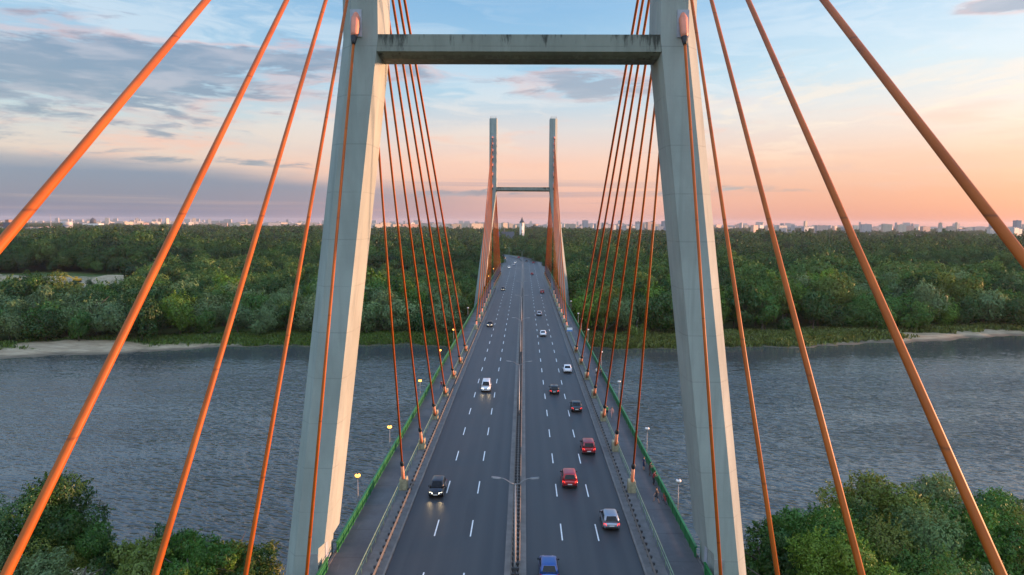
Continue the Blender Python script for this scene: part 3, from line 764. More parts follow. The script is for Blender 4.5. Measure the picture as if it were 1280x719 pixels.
# pale blossom on one shrub below the left bank
bl = crown_mesh('crown', 720, 6, 3.0, 14, 2600, .26, 'bush'); o = place_tree(-46.6, 71.5, 'bush', bl, 'silver-green', 1.0, 0, 'blossom')
for c in o.children:
    if c.name.startswith('crown'): c.color = (.42, .40, .31, 1)
# labels that single out every tree
ZONES = [(160, "near the photo's left edge"), (395, 'left of the near left leg'), (460, 'behind the near left leg'), (600, 'near left leg to far pylon'), (705, 'between the far pylon legs'),
         (838, 'far pylon to near right leg'), (908, 'behind the near right leg'), (1110, 'right of the near right leg'), (9999, "near the photo's right edge")]
def zone(px): return next(z for lim, z in ZONES if px < lim)
ROWS = ['front row', 'second row', 'third row', 'fourth row', 'fifth row', 'sixth row', 'seventh row', 'eighth row', 'ninth row']
KW = {'willow': 'willow', 'round': 'rounded tree', 'tall': 'tall tree', 'bush': 'bush'}
buckets = {}
for rt, kind, hue, row, place, x, y in tree_list:
    px, py = px_of(x, y, -2)
    if place == 'blossom': tag(rt, 'pale cream blossoming shrub at the bottom edge below the left bank trees', 'shrub'); continue
    buckets.setdefault((place, kind, hue, row, zone(px)), []).append((px, rt))
for (place, kind, hue, row, zn), l in buckets.items():
    l.sort(key=lambda q: q[0])
    for i, (px, rt) in enumerate(l):
        o_ = '' if len(l) == 1 else ORD[i] + ' '
        if place == 'far': lab = '%s%s %s, %s, far bank, %s' % (o_, hue, KW[kind], ROWS[row], zn)
        else: lab = '%s%s %s on the near bank, %s' % (o_, hue, KW[kind], zn)
        tag(rt, lab, 'bush' if kind == 'bush' else 'tree', 'trees on the far river bank' if place == 'far' else 'trees on the near river bank')

# ------------------------------------------------------------------ the far wood, one mass
pts, var, rot, scl = [], [], [], []
def gridpts(y0, y1, cell):
    k = .80
    for y in np.arange(y0, y1, cell):
        w = k*y + 50
        for x in np.arange(-w, w, cell):
            yield x + random.uniform(-.48, .48)*cell, y + random.uniform(-.48, .48)*cell
def hash_noise(x, y, s): return .5 + .25*math.sin(x/s+1.3*math.sin(y/s*.7)) + .25*math.sin(y/s*1.3+1.1*math.sin(x/s*.9+2))
row_max = {}
for x_, y_, c_ in ((a, b_, c_) for (y0, y1, c_) in ((262, 620, 9.4), (620, 1150, 11.5), (1150, 2750, 16.)) for a, b_ in gridpts(y0, y1, c_)):
    if y_ < 520:
        if -262 < x_ < 277 and y_ < tree_line(x_) + 9.6*6.2: continue
        if y_ < tree_line(x_)+2: continue
    if in_road(x_, y_) or clearing(x_, y_) > .25: continue
    if abs(x_+33) < 26 and abs(y_-1240) < 30: continue
    if abs(x_+3) < 14 and 1180 < y_ < 1312: continue
    right = x_ > 0
    if y_ > (1760 if x_ > .28*y_ else 1950 if x_ > .06*y_ else 1820 if x_ < -.6*y_ else 2550) + 160*math.sin(x_*.004): continue
    far_s = y_ > 1150
    h = random.uniform(.68, 1.24)*(1.0 if y_ < 620 else .95) * (1.12 if far_s else 1.)
    if 310 < y_ < 430 and -.95 < x_/y_ < -.56: h *= .38
    elif clearing(x_, y_) > .03: h *= .62
    if x_ < -60 and 535 < y_ < 660: h *= 1.3
    if not right and y_ < 500: h *= .86
    if right and y_ < 480: h *= 1.06
    n_ = hash_noise(x_, y_, 60.)
    h *= .72 + .56*n_
    if hash_noise(x_+500, y_*1.3, 37.) < .10: continue
    if far_s and hash_noise(x_, y_, 150.) < .24: continue
    pts.append((x_, y_, BANK_Z - .4)); scl.append((h*random.uniform(.9, 1.2)*(1.45 if far_s else 1.), h*random.uniform(.9, 1.2)*(1.45 if far_s else 1.), h*random.uniform(.9, 1.1)))
    rot.append(random.uniform(0, 6.28)); var.append(random.randrange(4) if y_ < 640 else 4 + random.randrange(4))
for (y0, y1, c_) in ((2500, 6500, 42.),):
    for x_, y_ in gridpts(y0, y1, c_):
        if hash_noise(x_, y_, 210.) < .52: continue
        pts.append((x_, y_, BANK_Z - .4)); s_ = random.uniform(.8, 1.15); scl.append((s_*3.2, s_*3.2, s_*.95)); rot.append(random.uniform(0, 6.28)); var.append(4 + random.randrange(4))
me = bpy.data.meshes.new('woodland'); me.vertices.add(len(pts)); me.vertices.foreach_set('co', np.array(pts, dtype=np.float32).ravel())
a = me.attributes.new('tree_kind', 'INT', 'POINT'); a.data.foreach_set('value', np.array(var, dtype=np.int32))
a = me.attributes.new('turn', 'FLOAT_VECTOR', 'POINT'); a.data.foreach_set('vector', np.stack([np.zeros(len(rot)), np.zeros(len(rot)), np.array(rot)], 1).astype(np.float32).ravel())
a = me.attributes.new('size', 'FLOAT_VECTOR', 'POINT'); a.data.foreach_set('vector', np.array(scl, dtype=np.float32).ravel())
wood = link_obj('woodland', me); tag(wood, kind='stuff', label='dense green riverside wood stretching back to the city', cat='wood')
def crown_of(mesh):
    for o in bpy.data.objects:
        if o.data is mesh and o.type == 'MESH': return o
srcs = [crown_of(MID[0][1]), crown_of(MID[1][1]), crown_of(MID[4][1]), crown_of(MID[2][1])] + [crown_of(q) for q in LOW]
for i_, s_ in enumerate(srcs):
    if s_ is None: srcs[i_] = next(q for q in srcs[::-1] if q is not None)
ng = bpy.data.node_groups.new('scatter', 'GeometryNodeTree')
ng.interface.new_socket('Geometry', in_out='INPUT', socket_type='NodeSocketGeometry'); ng.interface.new_socket('Geometry', in_out='OUTPUT', socket_type='NodeSocketGeometry')
gi = ng.nodes.new('NodeGroupInput'); go = ng.nodes.new('NodeGroupOutput'); jn = ng.nodes.new('GeometryNodeJoinGeometry')
def named(t_, nm):
    n = ng.nodes.new('GeometryNodeInputNamedAttribute'); n.data_type = t_; n.inputs['Name'].default_value = nm; return n.outputs['Attribute']
for i_, s_ in enumerate(srcs):
    oi = ng.nodes.new('GeometryNodeObjectInfo'); oi.inputs['Object'].default_value = s_
    sm = ng.nodes.new('GeometryNodeSetMaterial'); sm.inputs['Material'].default_value = M['wood']; ng.links.new(oi.outputs['Geometry'], sm.inputs['Geometry'])
    ip = ng.nodes.new('GeometryNodeInstanceOnPoints'); ng.links.new(gi.outputs[0], ip.inputs['Points']); ng.links.new(sm.outputs[0], ip.inputs['Instance'])
    cmp_ = ng.nodes.new('FunctionNodeCompare'); cmp_.data_type = 'INT'; cmp_.operation = 'EQUAL'
    ii = [q for q in cmp_.inputs if q.type == 'INT']; ng.links.new(named('INT', 'tree_kind'), ii[0]); ii[1].default_value = i_
    ng.links.new(cmp_.outputs[0], ip.inputs['Selection'])
    e2r = ng.nodes.new('FunctionNodeEulerToRotation'); ng.links.new(named('FLOAT_VECTOR', 'turn'), e2r.inputs[0]); ng.links.new(e2r.outputs[0], ip.inputs['Rotation'])
    ng.links.new(named('FLOAT_VECTOR', 'size'), ip.inputs['Scale']); ng.links.new(ip.outputs[0], jn.inputs[0])
ng.links.new(jn.outputs[0], go.inputs[0])
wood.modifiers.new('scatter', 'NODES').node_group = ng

# grass and reeds on the verge between trees and sand
def tufts(name, n, xr, place, colr, hgt):
    P_ = []
    while len(P_) < n:
        x = random.uniform(*xr); y = place(x)
        if y is None: continue
        if float(sand_w(np.array(x), np.array(y))) > random.uniform(.15, .6): continue
        P_.append((x, y, float(terrain_z(np.array(x), np.array(y)))))
    P_ = np.array(P_); g = np.random.default_rng(5); B = 5
    c = np.repeat(P_, B, 0) + np.stack([g.normal(0, .4, n*B), g.normal(0, .4, n*B), np.zeros(n*B)], 1)
    an = g.uniform(0, 6.28, n*B); h = hgt*g.uniform(.4, 1.3, n*B); w = h*.42
    t_ = np.stack([np.cos(an), np.sin(an), np.zeros(n*B)], 1); ln = np.stack([g.normal(0, .35, n*B), g.normal(0, .35, n*B), np.ones(n*B)], 1)*h[:, None]
    v = np.stack([c - t_*w[:, None]*.5, c + t_*w[:, None]*.5, c + t_*w[:, None]*.3 + ln, c - t_*w[:, None]*.3 + ln], 1).reshape(-1, 3)
    o = link_obj(name, np_mesh(name, v, np.arange(len(v)).reshape(-1, 4), M['grass'], ('tint', 'FACE', g.uniform(0, 1, n*B))))
    o.color = (*colr, 1); o['kind'] = 'stuff'; return o
def verge(x):
    a_, b_ = float(far_shore(np.array(x)))+3., tree_line(x)+3
    y = random.uniform(a_, b_); return None if b_ < a_ or not -.8 < x/y < .8 else y
tufts('bank_grass', 8000, (-215, -20), verge, (.075,.125,.022), .8)
tufts('reed_bed', 9000, (20, 235), verge, (.105,.132,.032), 1.2)

# ------------------------------------------------------------------ city on the horizon
def facade():
    m = mat('facade', (.5,.5,.5), .75, 0, .3); nt = m.node_tree; x, y, z = sep(nt, obj_coord(nt))
    oi = nt.nodes.new('ShaderNodeObjectInfo')
    fl = (z*(1/3.)).fn('FRACT'); u = ((x+y)*(1/3.4)).fn('FRACT')
    win = fl.step(.28, .34)*fl.step(.80, .74)*u.step(.22, .27)*u.step(.78, .73)
    nz = nt.nodes.new('ShaderNodeNewGeometry'); up = sep(nt, nz.outputs['Normal'])[2].fn('ABSOLUTE')
    win = win*up.step(.6, .4)
    big = ((x+y)*(1/17.)).fn('FRACT').step(.5, .52)
    c = mix(nt, big*.3, oi.outputs['Color'], mix(nt, 1.0, oi.outputs['Color'], (.72,.74,.8), 'MULTIPLY'))
    c = mix(nt, up.step(.5, .6), c, (.16,.16,.165))
    c = mix(nt, win*.75, c, (.07,.075,.08))
    nt.links.new(c, P(m).inputs['Base Color']); return m
M['facade'] = facade()
BCOL = {'white': (.50,.48,.45), 'cream': (.54,.47,.38), 'grey': (.34,.34,.34), 'blue-grey': (.25,.28,.31), 'salmon': (.50,.33,.26), 'beige': (.44,.38,.30)}
blds = []
def at_bearing(px, y):                                          # a point on the ground in a given direction, y metres ahead
    t_ = math.tan(YAW + math.atan((px-640)/F_PX)); return CAM[0] + t_*y, y
def block(px, y, w, d, h, colr, kind, rz=None):
    x, y = at_bearing(px, y)
    b = MB(); b.box(-w/2, w/2, -d/2, d/2, -3, h)
    if kind == 'warehouse':
        for k in range(int(w//22)): b.box(-w/2+4+k*22, -w/2+10+k*22, -d*.3, d*.3, h, h+1.2)
    else:
        n = max(1, int(w//24))
        for k in range(n): b.box(-w/2+w*(k+.5)/n-2.6, -w/2+w*(k+.5)/n+2.6, -2.4, 2.6, h, h+2.8)
        b.box(-w/2-.25, w/2+.25, -d/2-.25, d/2+.25, h-.5, h+.5)
    o = b.build({'slab': 'apartment_block', 'tower': 'tower_block', 'warehouse': 'warehouse'}[kind], M['facade'], None, (x, y, BANK_Z), rz if rz is not None else random.uniform(.15, 1.25))
    k = random.uniform(.85, 1.12); c = BCOL[colr]; o.color = (c[0]*k, c[1]*k, c[2]*k, 1)
    blds.append((o, kind, colr, px)); return o
def horizon_row(px0, px1, n, yr, hr, wr, cols, kind='slab'):
    for i in range(n):
        px = px0 + (px1-px0)*(i+random.uniform(.1, .9))/n; y = random.uniform(*yr)
        block(px, y, random.uniform(*wr), random.uniform(11, 16) if kind != 'warehouse' else random.uniform(30, 60), random.uniform(*hr), random.choice(cols), kind)
horizon_row(95, 400, 42, (3600, 6200), (18, 36), (25, 85), ['white', 'cream', 'salmon', 'grey', 'beige'])
horizon_row(120, 400, 10, (4500, 6500), (48, 62), (20, 26), ['salmon', 'grey', 'cream'], 'tower')
horizon_row(458, 610, 22, (2500, 3800), (26, 38), (36, 70), ['cream', 'white', 'salmon', 'beige', 'grey'])
horizon_row(610, 710, 16, (2700, 4000), (26, 40), (30, 60), ['cream', 'blue-grey', 'white', 'beige', 'salmon'])
horizon_row(705, 840, 26, (2700, 4800), (24, 40), (26, 60), ['blue-grey', 'grey', 'beige', 'blue-grey', 'white'])
horizon_row(720, 840, 6, (3200, 4600), (44, 58), (22, 32), ['blue-grey', 'grey'], 'tower')
horizon_row(895, 1285, 46, (2600, 4800), (22, 38), (30, 80), ['cream', 'white', 'blue-grey', 'beige', 'grey', 'salmon'])
horizon_row(900, 1285, 12, (3600, 5500), (46, 62), (20, 30), ['blue-grey', 'grey', 'beige'], 'tower')
horizon_row(925, 1275, 20, (1960, 2350), (9, 13), (50, 130), ['white', 'white', 'grey'], 'warehouse')
horizon_row(455, 610, 5, (2150, 2500), (9, 14), (30, 60), ['cream', 'white'], 'warehouse')
horizon_row(740, 840, 6, (2050, 2500), (10, 14), (30, 60), ['white', 'cream'], 'warehouse')
block(812, 3100, 42, 16, 48, 'salmon', 'tower', .5); block(829, 3150, 22, 18, 52, 'blue-grey', 'tower', .1)
block(1080, 2900, 40, 16, 44, 'grey', 'slab', .05); block(1106, 2900, 38, 16, 44, 'beige', 'slab', .05); block(1124, 2900, 34, 16, 43, 'cream', 'slab', .05); block(1268, 3600, 26, 24, 68, 'blue-grey', 'tower', .1)
for px, y, w, h, c in ((5, 2000, 30, 21, 'cream'), (28, 2050, 40, 18, 'grey'), (48, 2000, 50, 20, 'beige'), (62, 2050, 26, 22, 'salmon'), (70, 1990, 18, 20, 'white')):
    block(px, y, w, 22, h, c, 'warehouse', .15)
bk = {}
for o, kind, colr, px in blds: bk.setdefault((kind, colr, zone(px)), []).append((px, o))
KB = {'slab': 'apartment block', 'tower': 'tower block', 'warehouse': 'low warehouse'}
for (kind, colr, zn), l in bk.items():
    l.sort(key=lambda q: q[0])
    for i, (px, o) in enumerate(l):
        tag(o, '%s%s %s on the horizon, %s' % ('' if len(l) == 1 else ORD[i]+' ', colr, KB[kind], zn), 'building', 'buildings of the distant city')
# the rest of the city, too far to tell apart
b = MB()
for i in range(900):
    px = random.uniform(-30, 1310); y = random.uniform(5200, 9500); x, y = at_bearing(px, y); w = random.uniform(20, 70); h = random.uniform(14, 34) if random.random() < .9 else random.uniform(40, 60)
    b.box(x-w/2, x+w/2, y-7, y+7, BANK_Z-3, BANK_Z+h)
o = b.build('distant_city', M['facade'], fix=False); o['kind'] = 'stuff'; o.color = (.42,.38,.36,1)
# landmarks
M['church_white'] = varied('church_plaster', (.66,.64,.60), .8, .08, .4); M['slate'] = varied('slate_roof', (.045,.047,.052), .6, .2, .6); M['brick'] = varied('brick_wall', (.16,.085,.06), .85, .2, .3)
root = empty('church_tower', (-3., 1290, BANK_Z)); tag(root, 'white church bell tower with a pointed dark roof rising above the trees', 'tower')
b = MB(); b.tube([(0,0,-1),(0,0,43)], [4.6,4.2], 4); b.build('shaft', M['church_white'], root)
b = MB(); b.tube([(0,0,42.4),(0,0,43.2),(0,0,46),(0,0,53)], [4.6,4.6,2.7,.1], 8); b.build('roof', M['slate'], root)
for zz in (36, 24): MB().box(-.8,.8,-4.05,-3.2,zz,zz+5).build('window', M['glass'], root)
root = empty('church', (-31., 1235, BANK_Z)); tag(root, 'church with a steep dark roof and little spire, left of the white tower', 'church')
MB().box(-14,14,-11,11,-1,13).build('wall', M['brick'], root)
MB().loft([[(x,-12.5,12.6),(x,0,26.5),(x,12.5,12.6)] for x in (-14.6,14.6)]).build('roof', M['slate'], root)
MB().tube([(-3,0,25.5),(-3,0,29),(-3,0,34)], [1.3,1.1,.05], 8).build('spire', M['slate'], root)
x, y = at_bearing(85, 2100); root = empty('storage_tank', (x, y, BANK_Z)); tag(root, 'large pale cylindrical tank beyond the wood on the left skyline', 'tank')
MB().tube([(0,0,0),(0,0,35),(0,0,37)], [16,16,14.5], 32).build('shell', mat('tank_paint', (.40,.38,.36), .5), root, smooth=False)
MB().tube([(0,0,22),(0,0,28)], [16.15,16.15], 32).build('band', mat('tank_band', (.16,.19,.24), .5), root)
x, y = at_bearing(118, 3600); root = empty('domed_building', (x, y, BANK_Z)); tag(root, 'white building with a dark dome on the left skyline', 'building')
MB().box(-42,42,-22,22,0,24).build('wall', M['church_white'], root)
MB().tube([(0,0,24),(0,0,34),(0,0,42),(0,0,49),(0,0,52),(0,0,56)], [15,15,14,9,3,.3], 20).build('dome', M['slate'], root, smooth=True)
x, y = at_bearing(17, 2000); root = empty('power_plant', (x, y, BANK_Z)); tag(root, 'dark blue industrial hall with sloped conveyor at the left edge of the skyline', 'factory')
MB().box(-16,22,-14,14,-1,34).build('hall', mat('dark_cladding', (.06,.075,.11), .6), root)
MB().loft([[(x, -3, z), (x, 3, z), (x, 3, z+4), (x, -3, z+4)] for x, z in ((-60, 10), (-10, 33))]).build('conveyor', mat('rusty_cladding', (.20,.10,.06), .7), root)
MB().box(-14,-4,-8,8,34,42).build('roof_house', mat('rusty_cladding2', (.24,.13,.09), .7), root)
x, y = at_bearing(65, 2040); tag(MB().tube([(0,0,0),(0,0,26),(0,0,58)], [1.2,.9,.5], 8).build('chimney', mat('chimney_grey', (.3,.3,.31), .8), None, (x, y, BANK_Z)), 'thin grey chimney between low halls on the left skyline', 'chimney')
# sand works in the clearing: two yellow long-arm excavators and a floodlight mast
M['yellow'] = varied('yellow_paint', (.55,.30,.02), .45, .12, 1.)
def excavator(x, y, rz, label):
    root = empty('excavator', (x, y, float(terrain_z(np.array(x), np.array(y)))), rz); tag(root, label, 'excavator', 'excavators at the sand works')
    for s in (-1, 1):
        t_ = MB(); t_.loft([[(xx, s*1.5+dy, zz) for xx, zz in ((-2.3,.2),(-1.9,0),(1.9,0),(2.3,.4),(2.,.9),(-2.,.9),(-2.4,.6))] for dy in (-.35,.35)]); t_.build('track', M['trim'], root)
    bevel(MB().box(-2.6,2.,-1.6,1.6,1.0,2.5).build('engine_house', M['yellow'], root), .15)
    cb = bevel(MB().box(.3,2.,-1.65,-.4,2.51,3.6).build('cab', M['yellow'], root), .1); MB().box(2.003,2.02,-1.5,-.55,2.6,3.5).build('window', M['glass'], cb)
    MB().tube([(1.6,.4,2.),(6.5,.4,4.6),(12.5,.4,2.8)], [.5,.42,.3], 6).build('boom', M['yellow'], root)
    MB().tube([(12.3,.4,3.1),(13.8,.4,.6)], [.28,.2], 6).build('arm', M['yellow'], root)
    MB().loft([[(13.2,yy,.7),(14.3,yy,.9),(14.1,yy,-.1),(13.2,yy,-.2)] for yy in (-.3,1.1)]).build('bucket', M['steel'], root)
excavator(-308, 478, math.pi-.1, 'yellow excavator with lowered long arm in front of the sand heaps')
excavator(-283, 514, math.pi-.35, 'yellow excavator behind the sand heaps, partly hidden by trees')
root = empty('floodlight_mast', (-366, 462, BANK_Z)); tag(root, 'rusty floodlight mast with two lamps beside the sand heaps', 'mast')
MB().tube([(0,0,0),(0,0,17)], [.32,.22], 8).build('pole', mat('rust', (.13,.06,.04), .8), root)
for s in (-1, 1): MB().box(s*1.3-.5,s*1.3+.5,-.3,.3,16.6,17.4).build('floodlight', M['lamp_off'], root)
MB().box(-1.8,1.8,-.1,.1,16.3,16.55).build('crossarm', M['post'], root)

# ------------------------------------------------------------------ the air
hm = bpy.data.materials.new('haze'); hm.use_nodes = True; hn = hm.node_tree; hn.nodes.clear()
pv = hn.nodes.new('ShaderNodeVolumePrincipled'); pv.inputs['Color'].default_value = (.80,.84,.92,1); pv.inputs['Density'].default_value = 3.1e-5; pv.inputs['Anisotropy'].default_value = .1
ho = hn.nodes.new('ShaderNodeOutputMaterial'); hn.links.new(pv.outputs[0], ho.inputs['Volume'])
tag(MB().box(-9400, 9400, -3400, 13600, -15.5, 84).build('haze', hm), kind='stuff')

# ------------------------------------------------------------------ cars
def paint(name, c, metal=.25):
    m = mat('paint_'+name, c, .28, metal, .5); P(m).inputs['Coat Weight'].default_value = .6; P(m).inputs['Coat Roughness'].default_value = .06; return m
PAINT = {'black': paint('black', (.010,.010,.013)), 'white': paint('white', (.62,.63,.65), 0), 'silver': paint('silver', (.27,.31,.37), .5), 'red': paint('red', (.36,.012,.018)), 'dark red': paint('dark_red', (.27,.010,.018)),
         'blue': paint('blue', (.018,.07,.26)), 'dark grey': paint('dark_grey', (.035,.037,.042), .4), 'orange': paint('orange', (.55,.16,.02))}
STY = {  # length, width, roof height, belt, bonnet height, (cabin rear base, rear roof, front roof, windscreen base), boot height
 'hatchback': (4.1, 1.74, 1.47, .93, .86, (-1.93,-1.45,.25,1.08), None),
 'suv': (4.5, 1.86, 1.68, 1.06, 1.00, (-2.13,-1.80,.30,1.10), None),
 'sedan': (4.6, 1.80, 1.44, .92, .86, (-1.72,-1.00,.28,1.12), .96),
 'minivan': (4.5, 1.80, 1.82, 1.02, .98, (-2.17,-2.02,.75,1.55), None)}
def body_mesh(st):
    L, W, Hr, belt, hood, cab, boot = STY[st]; h = L/2; w = W/2; b = MB()
    tail_z = boot or belt
    S = [(-h, .80, .42, tail_z-.28), (-h+.06, .90, .32, tail_z-.10), (-h+.25, .96, .25, tail_z-.01), (-h*.62, .99, .22, tail_z+.01 if boot else belt), (-h*.4, 1., .22, belt), (.0, 1., .22, belt-.01), (h*.42, .995, .22, belt-.04), (h*.55, .985, .22, hood), (h*.8, .95, .25, hood-.07), (h-.14, .86, .30, hood-.19), (h-.02, .74, .38, hood-.32), (h, .66, .44, hood-.40)]
    rings = []
    for y, ww, z0, z1 in S:
        a = w*ww; hh = z1-z0
        half = [(0, z1+.015), (a*.62, z1), (a*.88, z1-.05), (a*.985, z1-hh*.22), (a, z1-hh*.45), (a*.985, z0+hh*.18), (a*.90, z0), (0, z0-.01)]
        rings.append([(x, y, z) for x, z in half] + [(-x, y, z) for x, z in half[-2:0:-1]])
    b.loft(rings)
    # cabin: rings from belt up to the roof, rounded
    y0, r0, r1, y1 = cab
    def ring(t):
        tw = w*(.965 - .20*t**1.15); ya = y0+(r0-y0)*t**.9; yb = y1+(r1-y1)*t**.92; z = belt-.06+(Hr-belt+.06)*t; c = .10+.05*t
        return [(-tw+c, ya, z), (tw-c, ya, z), (tw, ya+c*1.2, z), (tw, yb-c*1.6, z), (tw-c, yb, z), (-tw+c, yb, z), (-tw, yb-c*1.6, z), (-tw, ya+c*1.2, z)]
    rr = [ring(t) for t in (0, .5, .88, .97)]
    def inset(r, k, dz): cx = sum(p[1] for p in r)/8; return [(p[0]*(1-k), cx+(p[1]-cx)*(1-k), p[2]+dz) for p in r]
    rr += [inset(ring(.97), .10, .035), inset(ring(.97), .5, .055)]
    b.loft(rr)
    return b, ring
def panel(ring, i, j, t0, t1, k0, k1, off, n):
    """glass on one face of the cabin, between heights t0..t1"""
    A, B = Vector(ring(t0)[i]), Vector(ring(t0)[j]); C, D = Vector(ring(t1)[i]), Vector(ring(t1)[j]); n = Vector(n)*off
    return [A.lerp(B, k0)+n, A.lerp(B, k1)+n, C.lerp(D, k1)+n, C.lerp(D, k0)+n]
CARMESH = {}
def car_meshes(st):
    if st in CARMESH: return CARMESH[st]
    L, W, Hr, belt, hood, cab, boot = STY[st]; h = L/2; w = W/2; d = {}
    b, ring = body_mesh(st); d['body'] = b.mesh('body', PAINT['black'], True)
    def quad(vs, mt, nm): return MB().add(vs, [(0,1,2,3)]).mesh(nm, mt, fix=False)
    def slab(vs, nrm, mt, nm, th=.02):
        n = Vector(nrm)*th; v = [Vector(p) for p in vs]; bb = MB(); bb.loft([v, [p+n for p in v]]); return bb.mesh(nm, mt)
    sl = (ring(1)[4][1]-ring(0)[4][1]); nf = Vector((0, Hr-belt, -sl)).normalized(); sr = ring(1)[0][1]-ring(0)[0][1]; nr = Vector((0, -(Hr-belt), sr)).normalized()
    d['windscreen'] = slab(panel(ring, 5, 4, .12, .90, .03, .97, -.012, nf), nf, M['glass'], 'windscreen')
    d['rear_window'] = slab(panel(ring, 1, 0, .16, .88, .06, .94, -.012, nr), nr, M['glass'], 'rear_window')
    for nm, i, j, n in (('side_window', 2, 3, (1,0,.25)), ('side_window ', 6, 7, (-1,0,.25))):
        bb = MB()
        for k0, k1 in ((.04,.46), (.50,.96)):
            v = panel(ring, i, j, .14, .86, k0, k1, -.012, n); bb.loft([v, [p+Vector(n)*.02 for p in v]])
        d[nm] = bb.mesh('side_window', M['glass'])
    ty = MB().tube([(-.11,0,0),(-.085,0,0),(.085,0,0),(.11,0,0)], [.27,.315,.315,.27], 18); d['tyre'] = ty.mesh('wheel', M['tyre'], True)
    d['rim'] = MB().tube([(-.118,0,0),(.118,0,0)], .20, 14).mesh('rim', M['rim'])
    def lamp(sx, front):
        if front: v = [(sx*w*.40, h-.03, hood-.33), (sx*w*.80, h-.16, hood-.31), (sx*w*.84, h-.30, hood-.19), (sx*w*.45, h-.12, hood-.20)]; n = Vector((sx*.3, .9, .3))
        else:
            tz = (boot or belt); v = [(sx*w*.62, -h-.0, tz-.34), (sx*w*.93, -h+.12, tz-.34), (sx*w*.95, -h+.20, tz-.12), (sx*w*.66, -h+.03, tz-.13)]; n = Vector((sx*.25, -.95, .1))
        return v, n
    for fr, nm in ((1, 'headlight'), (0, 'taillight')):
        for sx in (-1, 1):
            v, n = lamp(sx, fr); v = [Vector(p) for p in v]; bb = MB(); bb.loft([[p-n*.05 for p in v], [p+n*.03 for p in v]]); d[(nm, sx)] = bb.mesh(nm, M['headlight'] if fr else M['tail'])
    d['plate_r'] = MB().box(-.26,.26,-h-.035,-h+.02,.52,.63).mesh('number_plate', M['number']); d['plate_f'] = MB().box(-.26,.26,h-.02,h+.03,.40,.51).mesh('number_plate', M['number'])
    d['grille'] = MB().box(-w*.36,w*.36,h-.05,h+.012,hood-.40,hood-.27).mesh('grille', M['trim'])
    d['bumper'] = MB().box(-w*.72,w*.72,-h-.02,-h+.1,.33,.47).mesh('bumper', M['trim'])
    mm = MB(); mm.loft([[(x, y, z) for y, z in ((-.09,-.07),(.05,-.06),(.05,.06),(-.09,.07))] for x in (0,.16)]); d['mirror'] = mm.mesh('wing_mirror', M['trim'])
    CARMESH[st] = d; return d
def car(st, colr, s, off, toward, label, lights=False):
    p, r = axis(s); ang = math.atan2(-r.y, r.x)*-1
    root = empty('car', p + r*off + Vector((0,0,.008)), math.atan2(r.y, r.x)*-1 + (math.pi if toward else 0)); root.rotation_euler.z = math.atan2(-r.y, r.x)*-1 + (math.pi if toward else 0)
    tag(root, label, 'car', 'cars on the bridge'); L, W, Hr, belt, hood, cab, boot = STY[st]; d = car_meshes(st); h = L/2; w = W/2
    o = link_obj('body', d['body'], root); o.material_slots[0].link = 'OBJECT'; o.material_slots[0].material = PAINT[colr]
    link_obj('windscreen', d['windscreen'], root); link_obj('rear_window', d['rear_window'], root); link_obj('side_window', d['side_window'], root); link_obj('side_window', d['side_window '], root)
    for sy in (-1, 1):
        for sx in (-1, 1):
            t = link_obj('wheel', d['tyre'], root, (sx*(w-.12), sy*h*.62 - .02, .315)); link_obj('rim', d['rim'], t)
    for sx in (-1, 1):
        a = link_obj('headlight', d[('headlight', sx)], root); c = link_obj('taillight', d[('taillight', sx)], root)
        a.material_slots[0].link = 'OBJECT'; a.material_slots[0].material = M['headlight_on'] if lights and toward else M['headlight']
        c.material_slots[0].link = 'OBJECT'; c.material_slots[0].material = M['tail_on'] if lights and not toward else M['tail']
        q = link_obj('wing_mirror', d['mirror'], root, (sx*(w-.02), cab[3]-.42, belt+.03), 0 if sx > 0 else math.pi)
    link_obj('number_plate', d['plate_r'], root); link_obj('number_plate', d['plate_f'], root); link_obj('grille', d['grille'], root); link_obj('bumper', d['bumper'], root)
    if lights and toward and s < 140:
        for sx in (-1, 1):
            ld = bpy.data.lights.new('headlamp_beam', 'SPOT'); ld.energy = 16; ld.color = (1,.72,.36); ld.spot_size = R(50); ld.spot_blend = .8; ld.shadow_soft_size = .06
            lo = bpy.data.objects.new('headlamp_beam', ld); col.objects.link(lo); lo.parent = root; lo.location = (sx*w*.7, h+.08, hood-.25); lo.rotation_euler = (R(74), 0, 0)
    return root
car('hatchback', 'black', 79.6, -9.35, True, 'black hatchback with lit headlights, nearest car in the left carriageway', True)
car('minivan', 'white', 130.3, -6.35, True, 'white minivan with lit headlights in the middle of the left carriageway', True)
car('sedan', 'dark grey', 212.3, -9.6, True, 'dark saloon with lit headlights in the outer left lane, beyond the white minivan', True)
car('hatchback', 'black', 326, -9.0, True, 'dark car with headlights on passing the far pylon in the left carriageway', True)
car('sedan', 'white', 487, -9.6, True, 'white saloon in the outer left lane just before the road bends', True)
car('hatchback', 'silver', 520, -6.4, True, 'silver car with bright headlights just left of centre near the bend', True)
car('hatchback', 'white', 548, -5.9, True, 'white car with bright headlights following another at the bend', True)
car('suv', 'orange', 612, -9.4, True, 'orange-tinted van rounding the far bend in the left carriageway', True)
car('hatchback', 'blue', 60.9, 3.0, False, 'blue car cut by the bottom edge of the photo, beside the median', False)
car('hatchback', 'silver', 71.6, 9.8, False, 'silver hatchback in the outer lane, nearest car in the right carriageway after the blue one', True)
car('suv', 'red', 83.2, 6.25, False, 'bright red hatchback in the middle lane ahead of the silver hatchback', True)
car('suv', 'dark red', 95.4, 9.65, False, 'dark red car in the outer right lane beyond the bright red one', True)
car('sedan', 'black', 117.0, 9.6, False, 'black saloon with red tail lights in the outer right lane', True)
car('hatchback', 'black', 128.8, 6.4, False, 'black hatchback with glowing tail lights in the middle lane', True)
